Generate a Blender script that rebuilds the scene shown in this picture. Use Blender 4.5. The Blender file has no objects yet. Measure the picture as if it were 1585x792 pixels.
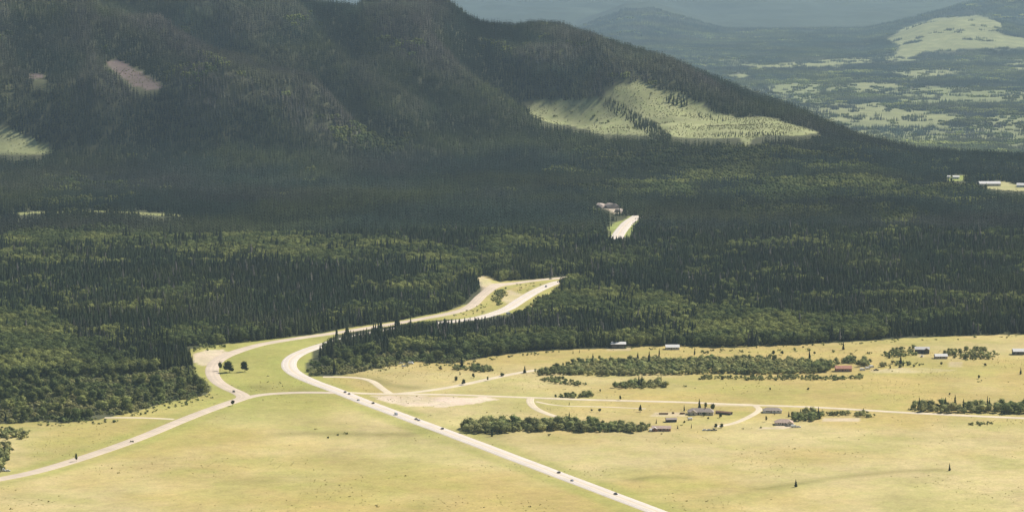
import bpy, math, random
import numpy as np
from mathutils import Vector, Matrix

R = math.radians
scene = bpy.context.scene
col = scene.collection
random.seed(7)
rng = np.random.default_rng(11)

# ------------------------------------------------------------------ camera
F_PX, CX, CY = 4495.0, 792.5, 396.0        # photograph pixels
CAM_Z, PITCH = 450.0, R(6.42)
cam_data = bpy.data.cameras.new('camera')
cam_data.sensor_width = 36.0
cam_data.lens = 36.0 * F_PX / 1585.0
cam_data.clip_start = 1.0
cam_data.clip_end = 90000.0
cam = bpy.data.objects.new('camera', cam_data)
cam.location = (0, 0, CAM_Z)
cam.rotation_euler = (R(90) - PITCH, 0, 0)
col.objects.link(cam)
scene.camera = cam

# ------------------------------------------------------------------ light
SUN_EL, SUN_AZ = R(46), R(52)              # azimuth measured from +Y towards +X
world = bpy.data.worlds.new('World')
scene.world = world
world.use_nodes = True
wn, wl = world.node_tree.nodes, world.node_tree.links
wn.clear()
sky = wn.new('ShaderNodeTexSky')
sky.sky_type = 'NISHITA'
sky.sun_disc = False
sky.sun_elevation = SUN_EL
sky.sun_rotation = SUN_AZ
bg = wn.new('ShaderNodeBackground'); bg.inputs[1].default_value = 0.06
wo = wn.new('ShaderNodeOutputWorld')
wl.new(sky.outputs[0], bg.inputs[0]); wl.new(bg.outputs[0], wo.inputs[0])
sun_data = bpy.data.lights.new('sun', 'SUN')
sun_data.energy = 4.6
sun_data.angle = R(0.5)
sun_data.color = (1.0, 0.955, 0.88)
sun = bpy.data.objects.new('sun', sun_data)
sd = Vector((math.sin(SUN_AZ) * math.cos(SUN_EL), math.cos(SUN_AZ) * math.cos(SUN_EL), math.sin(SUN_EL)))
sun.rotation_euler = sd.to_track_quat('Z', 'Y').to_euler()
sun.location = (0, 3000, 2000)
col.objects.link(sun)
scene.view_settings.view_transform = 'Standard'
scene.view_settings.look = 'None'
scene.view_settings.exposure = 0.50
scene.view_settings.gamma = 1.0
scene.view_settings.use_curve_mapping = False
scene.cycles.use_denoising = True
scene.cycles.max_bounces = 4
scene.cycles.diffuse_bounces = 2
scene.cycles.glossy_bounces = 1
scene.cycles.transmission_bounces = 2
scene.cycles.volume_bounces = 1
scene.cycles.transparent_max_bounces = 4
scene.cycles.use_adaptive_sampling = True
scene.cycles.adaptive_threshold = 0.02

HAZE_DENSITY = 2.05e-5
HAZE_COLOR = (0.58, 0.80, 1.0, 1.0)

# ------------------------------------------------------------------ noise
def vnoise(x, y, seed=0):
    xi = np.floor(x).astype(np.int64); yi = np.floor(y).astype(np.int64)
    xf = x - xi; yf = y - yi
    def h(a, b):
        n = (a * 374761393 + b * 668265263 + seed * 1442695041) & 0xFFFFFFFF
        n = ((n ^ (n >> 13)) * 1274126177) & 0xFFFFFFFF
        n = ((n ^ (n >> 16)) * 2246822519) & 0xFFFFFFFF
        return ((n ^ (n >> 15)) & 0xFFFFFF) / float(0xFFFFFF)
    u = xf * xf * xf * (xf * (xf * 6 - 15) + 10); v = yf * yf * yf * (yf * (yf * 6 - 15) + 10)
    a = h(xi, yi); b = h(xi + 1, yi); c = h(xi, yi + 1); d = h(xi + 1, yi + 1)
    return (a * (1 - u) + b * u) * (1 - v) + (c * (1 - u) + d * u) * v

def fbm(x, y, wl_, seed=0, octs=4, gain=0.5):
    s = 0; a = 1.0; t = 0; f = 1.0 / wl_
    for o in range(octs):
        s = s + a * vnoise(x * f + 17.3 * o, y * f - 9.1 * o, seed + o); t += a; a *= gain; f *= 2.03
    return s / t                                    # 0..1

def ridged(x, y, wl_, seed=0, octs=4):
    s = 0; a = 1.0; t = 0; f = 1.0 / wl_
    for o in range(octs):
        s = s + a * (1 - np.abs(2 * vnoise(x * f + 7.3 * o, y * f + 3.1 * o, seed + o) - 1)); t += a; a *= 0.5; f *= 2.03
    return s / t

def sstep(a, b, x):
    t = np.clip((x - a) / (b - a), 0, 1)
    return t * t * (3 - 2 * t)

# ------------------------------------------------------------------ terrain
SP, CP = math.sin(PITCH), math.cos(PITCH)

def project(x, y, z):
    dz = z - CAM_Z
    cz = y * CP - dz * SP
    cz = np.where(cz < 50, 50, cz)
    return CX + F_PX * x / cz, CY - F_PX * (y * SP + dz * CP) / cz

def crest_z(px, py, D):
    """height of a crest seen at photo position (px, py) when it stands D metres away"""
    v = (CY - py) / F_PX
    t = (v * CP - SP) / (CP + v * SP)
    return CAM_Z + D * t

# each layer: px, y of skyline, distance ; front reach, back reach, tree allowance
LAYERS = [
    # main hill
    dict(p=[(-900, -40, 7300), (-300, -60, 7300), (0, -60, 7250), (250, -50, 7200), (400, -30, 7100), (470, -4, 7000), (505, 12, 6950), (530, 16, 6930),
            (550, 14, 6900), (566, -4, 6870), (600, -18, 6850), (650, -22, 6850), (690, -6, 6850), (722, 19, 6850), (750, 31, 6850), (790, 38, 6850), (825, 33, 6820), (860, 32, 6800),
            (900, 46, 6750), (960, 66, 6650), (1040, 90, 6500), (1100, 116, 6400), (1160, 142, 6250), (1210, 162, 6100),
            (1260, 183, 5950), (1330, 214, 5750), (1420, 240, 5600), (1520, 262, 5500), (1700, 300, 5400)], wf=1350, wb=1100),
    # front shoulder on the left
    dict(p=[(-900, 30, 6300), (-200, 12, 6300), (0, 16, 6280), (130, 24, 6250), (250, 62, 6150), (340, 104, 6050), (430, 145, 5950), (550, 200, 5800), (640, 240, 5650)], wf=780, wb=500),
    # spur coming down from the summit
    dict(p=[(400, 60, 6900), (460, 32, 6850), (530, 24, 6750), (590, 62, 6550), (660, 112, 6300), (730, 155, 6050), (800, 190, 5850), (860, 230, 5650)], wf=520, wb=330),
    # small spur right of the gully
    dict(p=[(780, 70, 6750), (840, 62, 6650), (890, 92, 6480), (940, 128, 6280), (1000, 168, 6050), (1060, 215, 5800)], wf=430, wb=300),
    # logged hill far right
    dict(p=[(1180, 112, 18000), (1280, 100, 18100), (1340, 88, 18300), (1380, 52, 18500), (1430, 33, 18600), (1480, 25, 18600), (1540, 27, 18600), (1600, 40, 18600), (1760, 70, 18600), (2200, 60, 18600)], wf=2200, wb=1100),
    # dark ridge behind it
    dict(p=[(950, 110, 20800), (1100, 100, 20800), (1180, 90, 21000), (1250, 78, 21200), (1340, 46, 21400), (1420, 22, 21600), (1500, -4, 21900), (1600, -30, 22200), (2400, -40, 22200)], wf=3200, wb=1300),
    # dome in the middle distance
    dict(p=[(700, 60, 22500), (820, 55, 22500), (890, 40, 22500), (930, 18, 22500), (970, 2, 22500), (1010, 0, 22500), (1060, 16, 22500), (1120, 40, 22500), (1190, 70, 22300), (1260, 96, 22200)], wf=4200, wb=2200),
    # far range, two crossing ridges
    dict(p=[(600, -20, 27500), (760, -10, 27500), (880, -6, 27500), (1000, -4, 27500), (1100, 8, 27500), (1200, 48, 27500), (1280, 75, 27500), (1400, 95, 27500)], wf=6500, wb=2000),
    dict(p=[(-1500, -100, 32000), (400, -90, 32000), (1000, -90, 32000), (1240, -58, 32000), (1350, -60, 32000), (1600, -90, 32000), (3000, -100, 32000)], wf=10500, wb=3500),
]
for L in LAYERS:
    a = np.array(L['p'], float)
    L['px'] = a[:, 0]
    z = np.array([crest_z(*q) for q in L['p']])
    z -= 17.0
    if L['p'][0][2] > 9000: z += 280.0
    L['z'] = np.maximum(z, 0.0)
    L['D'] = a[:, 2]

def _w(px_, D_):
    return ((px_ - CX) / F_PX * (D_ * CP + 38.0), D_)
SPURS = [[_w(*q) for q in L] for L in (
    [(572, 6780), (612, 6480), (680, 6220), (775, 5900)],
    [(425, 6900), (480, 6480), (550, 6180), (610, 5850)],
    [(850, 6720), (895, 6450), (955, 6120)],
    [(700, 6760), (748, 6520), (812, 6290)],
    [(1000, 6520), (1045, 6230)],
    [(300, 7000), (360, 6560), (420, 6250)],
    [(90, 6250), (130, 5960), (150, 5650)],
    [(-10, 6250), (10, 5950), (0, 5650)],
    [(240, 6120), (300, 5900), (350, 5620)],
    [(400, 6000), (460, 5750), (500, 5550)],
    [(1110, 6350), (1140, 6150)],
    [(-120, 6250), (-110, 5900), (-130, 5600)])]

def terrain(x, y):
    x = np.asarray(x, float); y = np.asarray(y, float)
    ys = np.maximum(y, 900.0)
    pc = CX + F_PX * x / (ys * CP + CAM_Z * SP)
    warp = (fbm(x, y, 900, 5, 3) - 0.5)
    acc = np.zeros_like(x); cm = np.zeros_like(x)
    for i, L in enumerate(LAYERS):
        D = np.interp(pc, L['px'], L['D']); zc = np.interp(pc, L['px'], L['z'])
        edge = sstep(L['px'][0] - 160, L['px'][0], pc) * (1 - sstep(L['px'][-1], L['px'][-1] + 160, pc))
        dd = y - D
        wf = L['wf'] * (1 + 0.35 * warp); wb = L['wb']
        t = np.where(dd < 0, 1 + dd / wf, 1 - dd / wb)
        t = np.clip(t, 0, 1)
        LIN = 0.35 if i < 4 else 0.08
        prof = np.where(dd < 0, LIN * t + (1 - LIN) * t * t * (3 - 2 * t), t * t * (3 - 2 * t))
        zl = zc * prof * edge
        if i in (0, 4, 5, 6, 7): cm = np.maximum(cm, np.exp(-(dd / (0.05 * D if i == 0 else 0.09 * D)) ** 4) * edge)
        acc = acc + zl ** 5
    z = acc ** 0.2
    # erosion: gullies and knolls, only on the flanks
    flank = sstep(12, 70, z)
    crestkeep = 1.0 - 0.93 * cm
    amp = np.interp(y, [0, 8500, 12000, 18000, 23000, 40000], [95, 95, 100, 110, 120, 190])
    sc = 1.0
    rd_ = ridged(x, y * 0.7, 720, 21, 4)
    rf_ = ridged(x, y * 0.7, 2400, 27, 5)
    k_ = sstep(8300, 9300, y)
    z = z + flank * amp * ((rd_ * (1 - k_) + rf_ * k_) - 0.62) * crestkeep
    z = z + sstep(3, 40, z) * 5 * (fbm(x, y, 120, 31, 3) - 0.5)
    # spurs running down the big hill
    X0, Y0, W0, C0 = x.ravel(), y.ravel(), np.broadcast_to(warp, x.shape).ravel(), cm.ravel()
    band = np.where((Y0 > 5200) & (Y0 < 7400))[0]
    bump = np.zeros(X0.shape); xb, yb, wb_, cb = X0[band], Y0[band], W0[band], C0[band]
    for sp_ in SPURS:
        d2 = np.full(xb.shape, 1e9)
        for (ax, ay), (bx, by) in zip(sp_[:-1], sp_[1:]):
            vx, vy = bx - ax, by - ay
            t = np.clip(((xb - ax) * vx + (yb - ay) * vy) / (vx * vx + vy * vy), 0, 1)
            d2 = np.minimum(d2, (xb - ax - vx * t) ** 2 + (yb - ay - vy * t) ** 2)
        d = np.sqrt(d2) * (1 + 0.5 * wb_)
        bump[band] += 74 * (np.maximum(0, 1 - d / 185.0) ** 1.3) * (1 - 0.95 * cb)
    z = z + bump.reshape(x.shape)
    # the valley beyond the hill lies lower
    D0 = np.interp(pc, LAYERS[0]['px'], LAYERS[0]['D'])
    z = z - 280.0 * sstep(0, 1, (y - D0 - 120) / 1900.0)
    # valley floor
    fl = sstep(3300, 4300, y)
    z = z + (3.0 + 13 * fl) * (fbm(x, y, 620, 41, 3) - 0.5)
    z = z + 0.9 * (fbm(x, y, 130, 45, 2) - 0.5)
    # small cut bank beside the highway bend and the gravel bank at the loop
    for bx, by, br, bz in BANKS:
        z = z + bz * np.exp(-(((x - bx) / br) ** 2 + ((y - by) / (br * 1.6)) ** 2))
    return z
BANKS = []

def unproject(pts):
    """photo pixels -> points on the terrain, by marching the view ray"""
    P = np.asarray(pts, float).reshape(-1, 2)
    vx = (P[:, 0] - CX) / F_PX; vy = (CY - P[:, 1]) / F_PX
    dx = vx; dy = CP + vy * SP; dz = -SP + vy * CP
    t = np.full(len(P), 1900.0); done = np.zeros(len(P), bool); lo = t.copy()
    step = 12.0
    for k in range(1500):
        tn = np.where(done, t, t + step)
        below = (CAM_Z + dz * tn) < terrain(dx * tn, dy * tn)
        lo = np.where(~done & ~below, tn, lo)
        t = tn
        done |= below
        if done.all(): break
        step = min(step * 1.002, 30)
    hi = t.copy()
    for k in range(14):
        m = (lo + hi) / 2
        b = (CAM_Z + dz * m) < terrain(dx * m, dy * m)
        hi = np.where(b, m, hi); lo = np.where(b, lo, m)
    m = (lo + hi) / 2
    return np.stack([dx * m, dy * m, terrain(dx * m, dy * m)], 1)

def spot(px, py):
    return unproject([(px, py)])[0]

b1 = spot(742, 446); b2 = spot(318, 552); b3 = spot(800, 446)
BANKS = [(b1[0] - 4, b1[1] + 40, 26, 9.0), (b2[0] - 25, b2[1] + 30, 34, 5.0)]

def inpoly(px, py, poly):
    poly = np.asarray(poly, float)
    res = np.zeros(px.shape, bool)
    lo = poly.min(0); hi = poly.max(0)
    m = (px >= lo[0]) & (px <= hi[0]) & (py >= lo[1]) & (py <= hi[1])
    if not m.any(): return res
    X = px[m]; Y = py[m]; r = np.zeros(X.shape, bool)
    j = len(poly) - 1
    for i in range(len(poly)):
        xi, yi = poly[i]; xj, yj = poly[j]
        c = ((yi > Y) != (yj > Y))
        r ^= c & (X < (xj - xi) * (Y - yi) / ((yj - yi) if yj != yi else 1e-9) + xi)
        j = i
    res[m] = r
    return res

# ------------------------------------------------------------------ where things are (photo pixels, dropped onto the terrain)
MEADOW = [(-3000, 650), (0, 656), (60, 652), (100, 655), (160, 648), (200, 640), (255, 624), (322, 611), (328, 602), (318, 590), (302, 578),
          (300, 560), (286, 545), (292, 538), (330, 534), (372, 530), (430, 524), (500, 514), (620, 496), (700, 480), (735, 464), (752, 448), (738, 432), (744, 424),
          (760, 430), (776, 437), (868, 429), (874, 434), (862, 452), (835, 471), (808, 479), (780, 487), (740, 492), (680, 495), (620, 503),
          (560, 512), (520, 518), (492, 535), (484, 550), (472, 565), (478, 582), (520, 581), (600, 567), (640, 559), (665, 561), (700, 562),
          (745, 553), (800, 546), (860, 541), (940, 538), (1000, 534), (1100, 536), (1200, 534), (1300, 529), (1400, 523), (1500, 519),
          (1585, 517), (4500, 470), (4500, 3000), (-3000, 3000)]
CORRIDOR = [(328, 602), (318, 590), (303, 575), (300, 556), (292, 540), (330, 534), (372, 530), (430, 524), (500, 514), (620, 496), (700, 480),
            (735, 464), (752, 448), (740, 428), (760, 432), (776, 437), (868, 429), (870, 438), (852, 452), (830, 470), (808, 478), (785, 486),
            (740, 492), (680, 495), (620, 501), (560, 510), (520, 516), (494, 534), (486, 549), (474, 575), (500, 600), (420, 612)]
PALE = [  # open, logged or grassed patches: (polygon, colour key)
    ([(812, 166), (832, 157), (880, 153), (930, 156), (975, 176), (1012, 198), (1030, 210), (990, 210), (930, 208), (890, 196), (850, 190), (822, 180)], 'cut'),
    ([(935, 148), (948, 138), (962, 130), (990, 127), (1030, 139), (1064, 150), (1100, 170), (1140, 182), (1180, 180), (1220, 191), (1270, 206), (1240, 211),
      (1190, 209), (1166, 214), (1155, 228), (1146, 214), (1080, 214), (1040, 210), (1015, 192), (985, 176), (950, 162)], 'cut'),
    ([(-200, 190), (0, 196), (30, 206), (60, 222), (86, 232), (60, 241), (0, 237), (-200, 236)], 'cut'),
    ([(1372, 62), (1400, 43), (1450, 28), (1520, 24), (1552, 38), (1548, 54), (1590, 60), (1640, 66), (1640, 72), (1500, 76), (1440, 79), (1404, 92), (1384, 86), (1392, 72)], 'far'),
    ([(1120, 106), (1200, 98), (1290, 92), (1392, 85), (1402, 92), (1300, 101), (1200, 106), (1140, 110)], 'far'),
    ([(1120, 116), (1150, 114), (1165, 119), (1140, 122)], 'far'),
    ([(1320, 124), (1380, 117), (1440, 106), (1485, 112), (1420, 122), (1395, 135), (1330, 138)], 'far'),
    ([(1254, 170), (1300, 164), (1360, 158), (1372, 168), (1420, 172), (1468, 180), (1472, 190), (1380, 190), (1290, 187)], 'far'),
    ([(1370, 144), (1440, 134), (1500, 136), (1560, 141), (1545, 156), (1470, 160), (1400, 158)], 'far2'),
    ([(1180, 133), (1262, 130), (1275, 150), (1225, 154)], 'far2'),
    ([(1545, 100), (1640, 92), (1640, 108), (1560, 108)], 'far'),
    ([(1550, 214), (1640, 208), (1640, 226), (1560, 226)], 'far2'),
    ([(18, 330), (60, 327.5), (150, 325.5), (250, 330), (292, 333), (280, 335), (150, 328), (70, 330), (22, 333)], 'strip'),
    ([(160, 94), (184, 92), (214, 110), (236, 124), (256, 134), (232, 140), (202, 131), (180, 114)], 'scree'),
    ([(44, 113), (66, 116), (70, 124), (50, 122)], 'scree'),
    ([(940, 366), (942, 352), (958, 341), (984, 332), (990, 341), (974, 366)], 'green'),
    ([(926, 318), (940, 315), (956, 322), (968, 331), (950, 330)], 'rock'),
    ([(1510, 283), (1556, 281), (1580, 288), (1640, 290), (1640, 296), (1560, 296), (1520, 290)], 'field'),
    ([(1462, 272), (1495, 270), (1500, 279), (1468, 280)], 'green'),
]
DIRT = [
    ([(578, 613), (640, 612), (760, 614), (775, 619), (720, 627), (690, 630), (630, 629), (595, 621)], 1.0),
    ([(300, 545), (318, 540), (344, 540), (352, 546), (335, 560), (318, 568), (304, 562)], 0.9),
    ([(1262, 664), (1300, 661), (1338, 663), (1330, 669), (1280, 669)], 0.0),
    ([(1270, 647), (1290, 646), (1335, 648), (1330, 652), (1275, 652)], 0.7),
    ([(1345, 571), (1420, 568), (1480, 572), (1420, 577), (1350, 577)], 0.45),
    ([(1105, 624), (1165, 625), (1165, 629), (1105, 629)], 0.7),
    ([(1185, 660), (1230, 659), (1228, 663), (1170, 664)], 0.8),
    ([(1010, 637), (1060, 637), (1062, 644), (1005, 644)], 0.5),
    ([(742, 446), (738, 430), (744, 424), (758, 433), (768, 440), (752, 458)], 0.5),
    ([(772, 462), (790, 448), (806, 455), (788, 472)], 0.5),
    ([(935, 536), (975, 536), (975, 542), (935, 542)], 0.4),
    ([(1420, 545), (1434, 545), (1434, 552), (1420, 552)], 0.5),
    ([(1470, 560), (1490, 560), (1486, 568), (1470, 567)], 0.5),
]
STREAKS = [  # greener swales and tracks in the grass: polyline, half width m, strength (+ green, - pale)
    ([(1180, 756), (1240, 747), (1300, 738), (1380, 730), (1455, 726)], 7, 0.55),
    ([(1100, 775), (1180, 762), (1240, 752)], 16, 0.4),
    ([(440, 672), (480, 670), (560, 672), (640, 672)], 14, 0.55),
    ([(640, 660), (680, 668), (720, 668), (760, 674)], 16, 0.85),
    ([(980, 742), (1020, 737), (1060, 739)], 9, 0.6),
    ([(250, 735), (290, 727), (330, 730)], 12, 0.4),
    ([(40, 765), (120, 775)], 14, 0.4),
    ([(500, 575), (560, 583), (600, 596), (640, 600)], 12, 0.55),
    ([(760, 690), (780, 695), (900, 740), (1000, 780), (1040, 800)], 6, 0.5),
    ([(520, 620), (640, 667), (760, 712), (900, 765), (980, 800)], 5, 0.35),
    ([(400, 590), (440, 580), (480, 600)], 30, 0.5),
    ([(350, 600), (420, 600), (470, 603)], 25, 0.6),
    ([(500, 520), (420, 545), (390, 570)], 24, 0.5),
    ([(150, 640), (230, 632), (320, 622)], 20, 0.4),
    ([(860, 716), (1000, 700)], 10, 0.25),
    ([(1540, 725), (1600, 722)], 8, 0.5),
    ([(1300, 595), (1400, 600), (1500, 590)], 10, 0.2),
    ([(840, 560), (980, 545), (1100, 545), (1240, 543)], 12, 0.25),
    ([(1060, 655), (1100, 650), (1150, 640)], 14, 0.45),
]
ROADS = [  # name, label, polyline, width, material key, lift
    ('highway', [(1180, 855), (1023, 794), (880, 740), (740, 687), (640, 650), (560, 620), (520, 604), (480, 589), (456, 577), (447, 566), (453, 553), (480, 540), (540, 523),
                 (600, 511), (660, 502), (720, 495), (752, 489), (784, 478), (808, 463), (832, 449), (862, 437), (900, 430), (935, 424)], 14.5, 'asphalt', 0.34),
    ('gravel_road', [(-260, 800), (-60, 752), (0, 741), (50, 731), (100, 717), (150, 701), (220, 676), (290, 647), (355, 623), (378, 615), (372, 609), (350, 599), (334, 588), (328, 575), (332, 563),
                     (350, 550), (395, 535), (450, 525), (520, 515), (620, 499), (700, 484), (728, 474), (745, 458), (760, 446), (780, 440), (820, 435), (870, 430), (930, 424)], 12.5, 'road', 0.28),
    ('link_road', [(360, 621), (400, 611), (440, 608), (480, 607), (530, 608)], 9.5, 'road', 0.24),
    ('ranch_road', [(520, 606), (560, 608.5), (600, 609.5), (700, 610.5), (820, 615), (900, 618), (1000, 620.5), (1080, 623), (1160, 626.5), (1230, 628.5), (1300, 632), (1400, 638), (1500, 643), (1590, 647), (1760, 655)], 8.0, 'dust', 0.18),
    ('loop_track', [(500, 583), (535, 583), (560, 585), (577, 590), (590, 600), (604, 609.5)], 7.0, 'dust', 0.15),
    ('field_track', [(600, 610), (640, 607), (690, 600), (740, 590), (790, 579), (832, 572)], 8.5, 'dust', 0.12),
    ('ranch_drive', [(822, 615), (820, 621), (828, 631), (850, 641), (885, 650), (930, 657), (985, 661)], 6.5, 'dust', 0.15),
    ('cottage_drive', [(1168, 627), (1177, 633), (1166, 641), (1150, 649), (1132, 656), (1106, 660)], 5.5, 'dust', 0.12),
    ('spur_track', [(162, 646), (220, 646), (270, 648.5)], 5.5, 'dust', 0.12),
    ('narrow_track', [(830, 621), (864, 627.5), (930, 629), (1000, 632)], 3.2, 'dust', 0.10),
    ('distant_highway', [(953, 371), (962, 356), (974, 343), (988, 334)], 17.0, 'asphalt', 0.5),
]

def smooth_line(P, step=6.0):
    P = np.asarray(P, float)
    if len(P) > 2:
        Q = [P[0]]
        for i in range(len(P) - 1):
            p0 = P[max(i - 1, 0)]; p1 = P[i]; p2 = P[i + 1]; p3 = P[min(i + 2, len(P) - 1)]
            n = max(2, int(np.linalg.norm(p2 - p1) / step))
            for k in range(1, n + 1):
                t = k / n
                Q.append(0.5 * ((2 * p1) + (-p0 + p2) * t + (2 * p0 - 5 * p1 + 4 * p2 - p3) * t * t + (-p0 + 3 * p1 - 3 * p2 + p3) * t ** 3))
        P = np.array(Q)
    else:
        n = max(2, int(np.linalg.norm(P[1] - P[0]) / step)); t = np.linspace(0, 1, n)[:, None]
        P = P[0] * (1 - t) + P[1] * t
    # relax
    for _ in range(4):
        P[1:-1] = P[1:-1] * 0.5 + (P[:-2] + P[2:]) * 0.25
    return P

ROADLINES = {}
for nm, pts, w, mk, lift in ROADS:
    ROADLINES[nm] = smooth_line(unproject(pts)[:, :2])

def dist_to_lines(x, y, lines, pad=60):
    """distance from points to a set of polylines (sampled finely); far points get 1e3"""
    d = np.full(x.shape, 1e3)
    for ln in lines:
        lo = ln.min(0) - pad; hi = ln.max(0) + pad
        m = np.where((x > lo[0]) & (x < hi[0]) & (y > lo[1]) & (y < hi[1]))[0]
        if not len(m): continue
        X = x[m]; Y = y[m]; best = d[m]
        for s in range(0, len(ln), 12):
            seg = ln[s:s + 14]
            l2 = seg.min(0) - pad; h2 = seg.max(0) + pad
            k = np.where((X > l2[0]) & (X < h2[0]) & (Y > l2[1]) & (Y < h2[1]))[0]
            if len(k):
                dd = np.sqrt(((X[k][:, None] - seg[None, :, 0]) ** 2 + (Y[k][:, None] - seg[None, :, 1]) ** 2).min(1))
                best[k] = np.minimum(best[k], dd)
        d[m] = best
    return d

# ------------------------------------------------------------------ materials
def new_mat(name):
    m = bpy.data.materials.new(name); m.use_nodes = True
    nt = m.node_tree; nt.nodes.clear()
    out = nt.nodes.new('ShaderNodeOutputMaterial')
    return m, nt, out

def N(nt, t, **kw):
    n = nt.nodes.new(t)
    for k, v in kw.items():
        setattr(n, k, v)
    return n

def noise_node(nt, vec, scale, detail=4, rough=0.55):
    n = N(nt, 'ShaderNodeTexNoise'); n.inputs['Scale'].default_value = scale; n.inputs['Detail'].default_value = detail
    n.inputs['Roughness'].default_value = rough
    nt.links.new(vec, n.inputs['Vector'])
    return n.outputs['Fac']

def maprange(nt, v, a, b, c, d):
    m = N(nt, 'ShaderNodeMapRange'); m.inputs[1].default_value = a; m.inputs[2].default_value = b
    m.inputs[3].default_value = c; m.inputs[4].default_value = d
    nt.links.new(v, m.inputs[0]); return m.outputs[0]

def mulcol(nt, c, f):
    m = N(nt, 'ShaderNodeVectorMath', operation='SCALE')
    nt.links.new(c, m.inputs[0]); nt.links.new(f, m.inputs['Scale']); return m.outputs[0]

def simple(name, color, rough=0.8, var=0.15, scale=1.5, spec=0.3, metallic=0.0, tint=None):
    m, nt, out = new_mat(name)
    p = N(nt, 'ShaderNodeBsdfPrincipled')
    tc = N(nt, 'ShaderNodeTexCoord')
    nz = noise_node(nt, tc.outputs['Object'], scale, 5)
    f = maprange(nt, nz, 0.25, 0.75, 1 - var, 1 + var)
    rgb = N(nt, 'ShaderNodeRGB'); rgb.outputs[0].default_value = (*color, 1)
    nt.links.new(mulcol(nt, rgb.outputs[0], f), p.inputs['Base Color'])
    p.inputs['Roughness'].default_value = rough
    p.inputs['Specular IOR Level'].default_value = spec
    p.inputs['Metallic'].default_value = metallic
    nt.links.new(p.outputs[0], out.inputs[0])
    return m

def ground_material():
    m, nt, out = new_mat('ground_cover')
    p = N(nt, 'ShaderNodeBsdfPrincipled'); p.inputs['Roughness'].default_value = 0.95; p.inputs['Specular IOR Level'].default_value = 0.05
    geo = N(nt, 'ShaderNodeNewGeometry')
    at = N(nt, 'ShaderNodeAttribute', attribute_name='cover')
    pos = geo.outputs['Position']
    a = maprange(nt, noise_node(nt, pos, 0.012, 6, 0.6), 0.3, 0.7, 0.86, 1.14)
    b = maprange(nt, noise_node(nt, pos, 0.10, 6, 0.75), 0.3, 0.7, 0.84, 1.14)
    c = maprange(nt, noise_node(nt, pos, 0.45, 4, 0.7), 0.3, 0.7, 0.84, 1.15)
    ab = N(nt, 'ShaderNodeMath', operation='MULTIPLY'); nt.links.new(a, ab.inputs[0]); nt.links.new(b, ab.inputs[1])
    abc = N(nt, 'ShaderNodeMath', operation='MULTIPLY'); nt.links.new(ab.outputs[0], abc.inputs[0]); nt.links.new(c, abc.inputs[1])
    # hue wander between straw and green
    hue = maprange(nt, noise_node(nt, pos, 0.035, 5, 0.6), 0.42, 0.70, 0.0, 0.42)
    mix = N(nt, 'ShaderNodeMix', data_type='RGBA', blend_type='MULTIPLY')
    nt.links.new(hue, mix.inputs['Factor']); nt.links.new(at.outputs['Color'], mix.inputs[6]); mix.inputs[7].default_value = (0.80, 0.96, 0.68, 1)
    nt.links.new(mulcol(nt, mix.outputs[2], abc.outputs[0]), p.inputs['Base Color'])
    nt.links.new(p.outputs[0], out.inputs[0])
    return m

def foliage_material(name, translucent=0.0):
    m, nt, out = new_mat(name)
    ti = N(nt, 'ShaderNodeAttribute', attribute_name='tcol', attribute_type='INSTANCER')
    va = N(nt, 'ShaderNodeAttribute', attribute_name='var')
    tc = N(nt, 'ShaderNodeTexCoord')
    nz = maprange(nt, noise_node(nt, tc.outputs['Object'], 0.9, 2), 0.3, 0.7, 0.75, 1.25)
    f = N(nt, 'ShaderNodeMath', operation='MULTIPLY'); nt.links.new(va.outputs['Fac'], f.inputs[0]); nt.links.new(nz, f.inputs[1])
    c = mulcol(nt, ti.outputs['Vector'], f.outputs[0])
    d = N(nt, 'ShaderNodeBsdfDiffuse'); nt.links.new(c, d.inputs[0])
    if translucent > 0:
        t = N(nt, 'ShaderNodeBsdfTranslucent'); nt.links.new(c, t.inputs[0])
        mx = N(nt, 'ShaderNodeMixShader'); mx.inputs[0].default_value = translucent
        nt.links.new(d.outputs[0], mx.inputs[1]); nt.links.new(t.outputs[0], mx.inputs[2])
        nt.links.new(mx.outputs[0], out.inputs[0])
    else:
        nt.links.new(d.outputs[0], out.inputs[0])
    return m

def road_material(name, color, var=0.08):
    m, nt, out = new_mat(name)
    p = N(nt, 'ShaderNodeBsdfPrincipled'); p.inputs['Roughness'].default_value = 1.0; p.inputs['Specular IOR Level'].default_value = 0.03
    geo = N(nt, 'ShaderNodeNewGeometry')
    a = maprange(nt, noise_node(nt, geo.outputs['Position'], 0.05, 5, 0.6), 0.3, 0.7, 1 - var, 1 + var)
    uv = N(nt, 'ShaderNodeUVMap', uv_map='across')
    sx = N(nt, 'ShaderNodeSeparateXYZ'); nt.links.new(uv.outputs[0], sx.inputs[0])
    w = N(nt, 'ShaderNodeMath', operation='SINE')
    w2 = N(nt, 'ShaderNodeMath', operation='MULTIPLY'); w2.inputs[1].default_value = 25.1
    nt.links.new(sx.outputs[0], w2.inputs[0]); nt.links.new(w2.outputs[0], w.inputs[0])
    tr = maprange(nt, w.outputs[0], -1, 1, 0.93, 1.04)     # wheel tracks worn along the lanes
    f = N(nt, 'ShaderNodeMath', operation='MULTIPLY'); nt.links.new(a, f.inputs[0]); nt.links.new(tr, f.inputs[1])
    rgb = N(nt, 'ShaderNodeRGB'); rgb.outputs[0].default_value = (*color, 1)
    nt.links.new(mulcol(nt, rgb.outputs[0], f.outputs[0]), p.inputs['Base Color'])
    nt.links.new(p.outputs[0], out.inputs[0])
    return m

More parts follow.
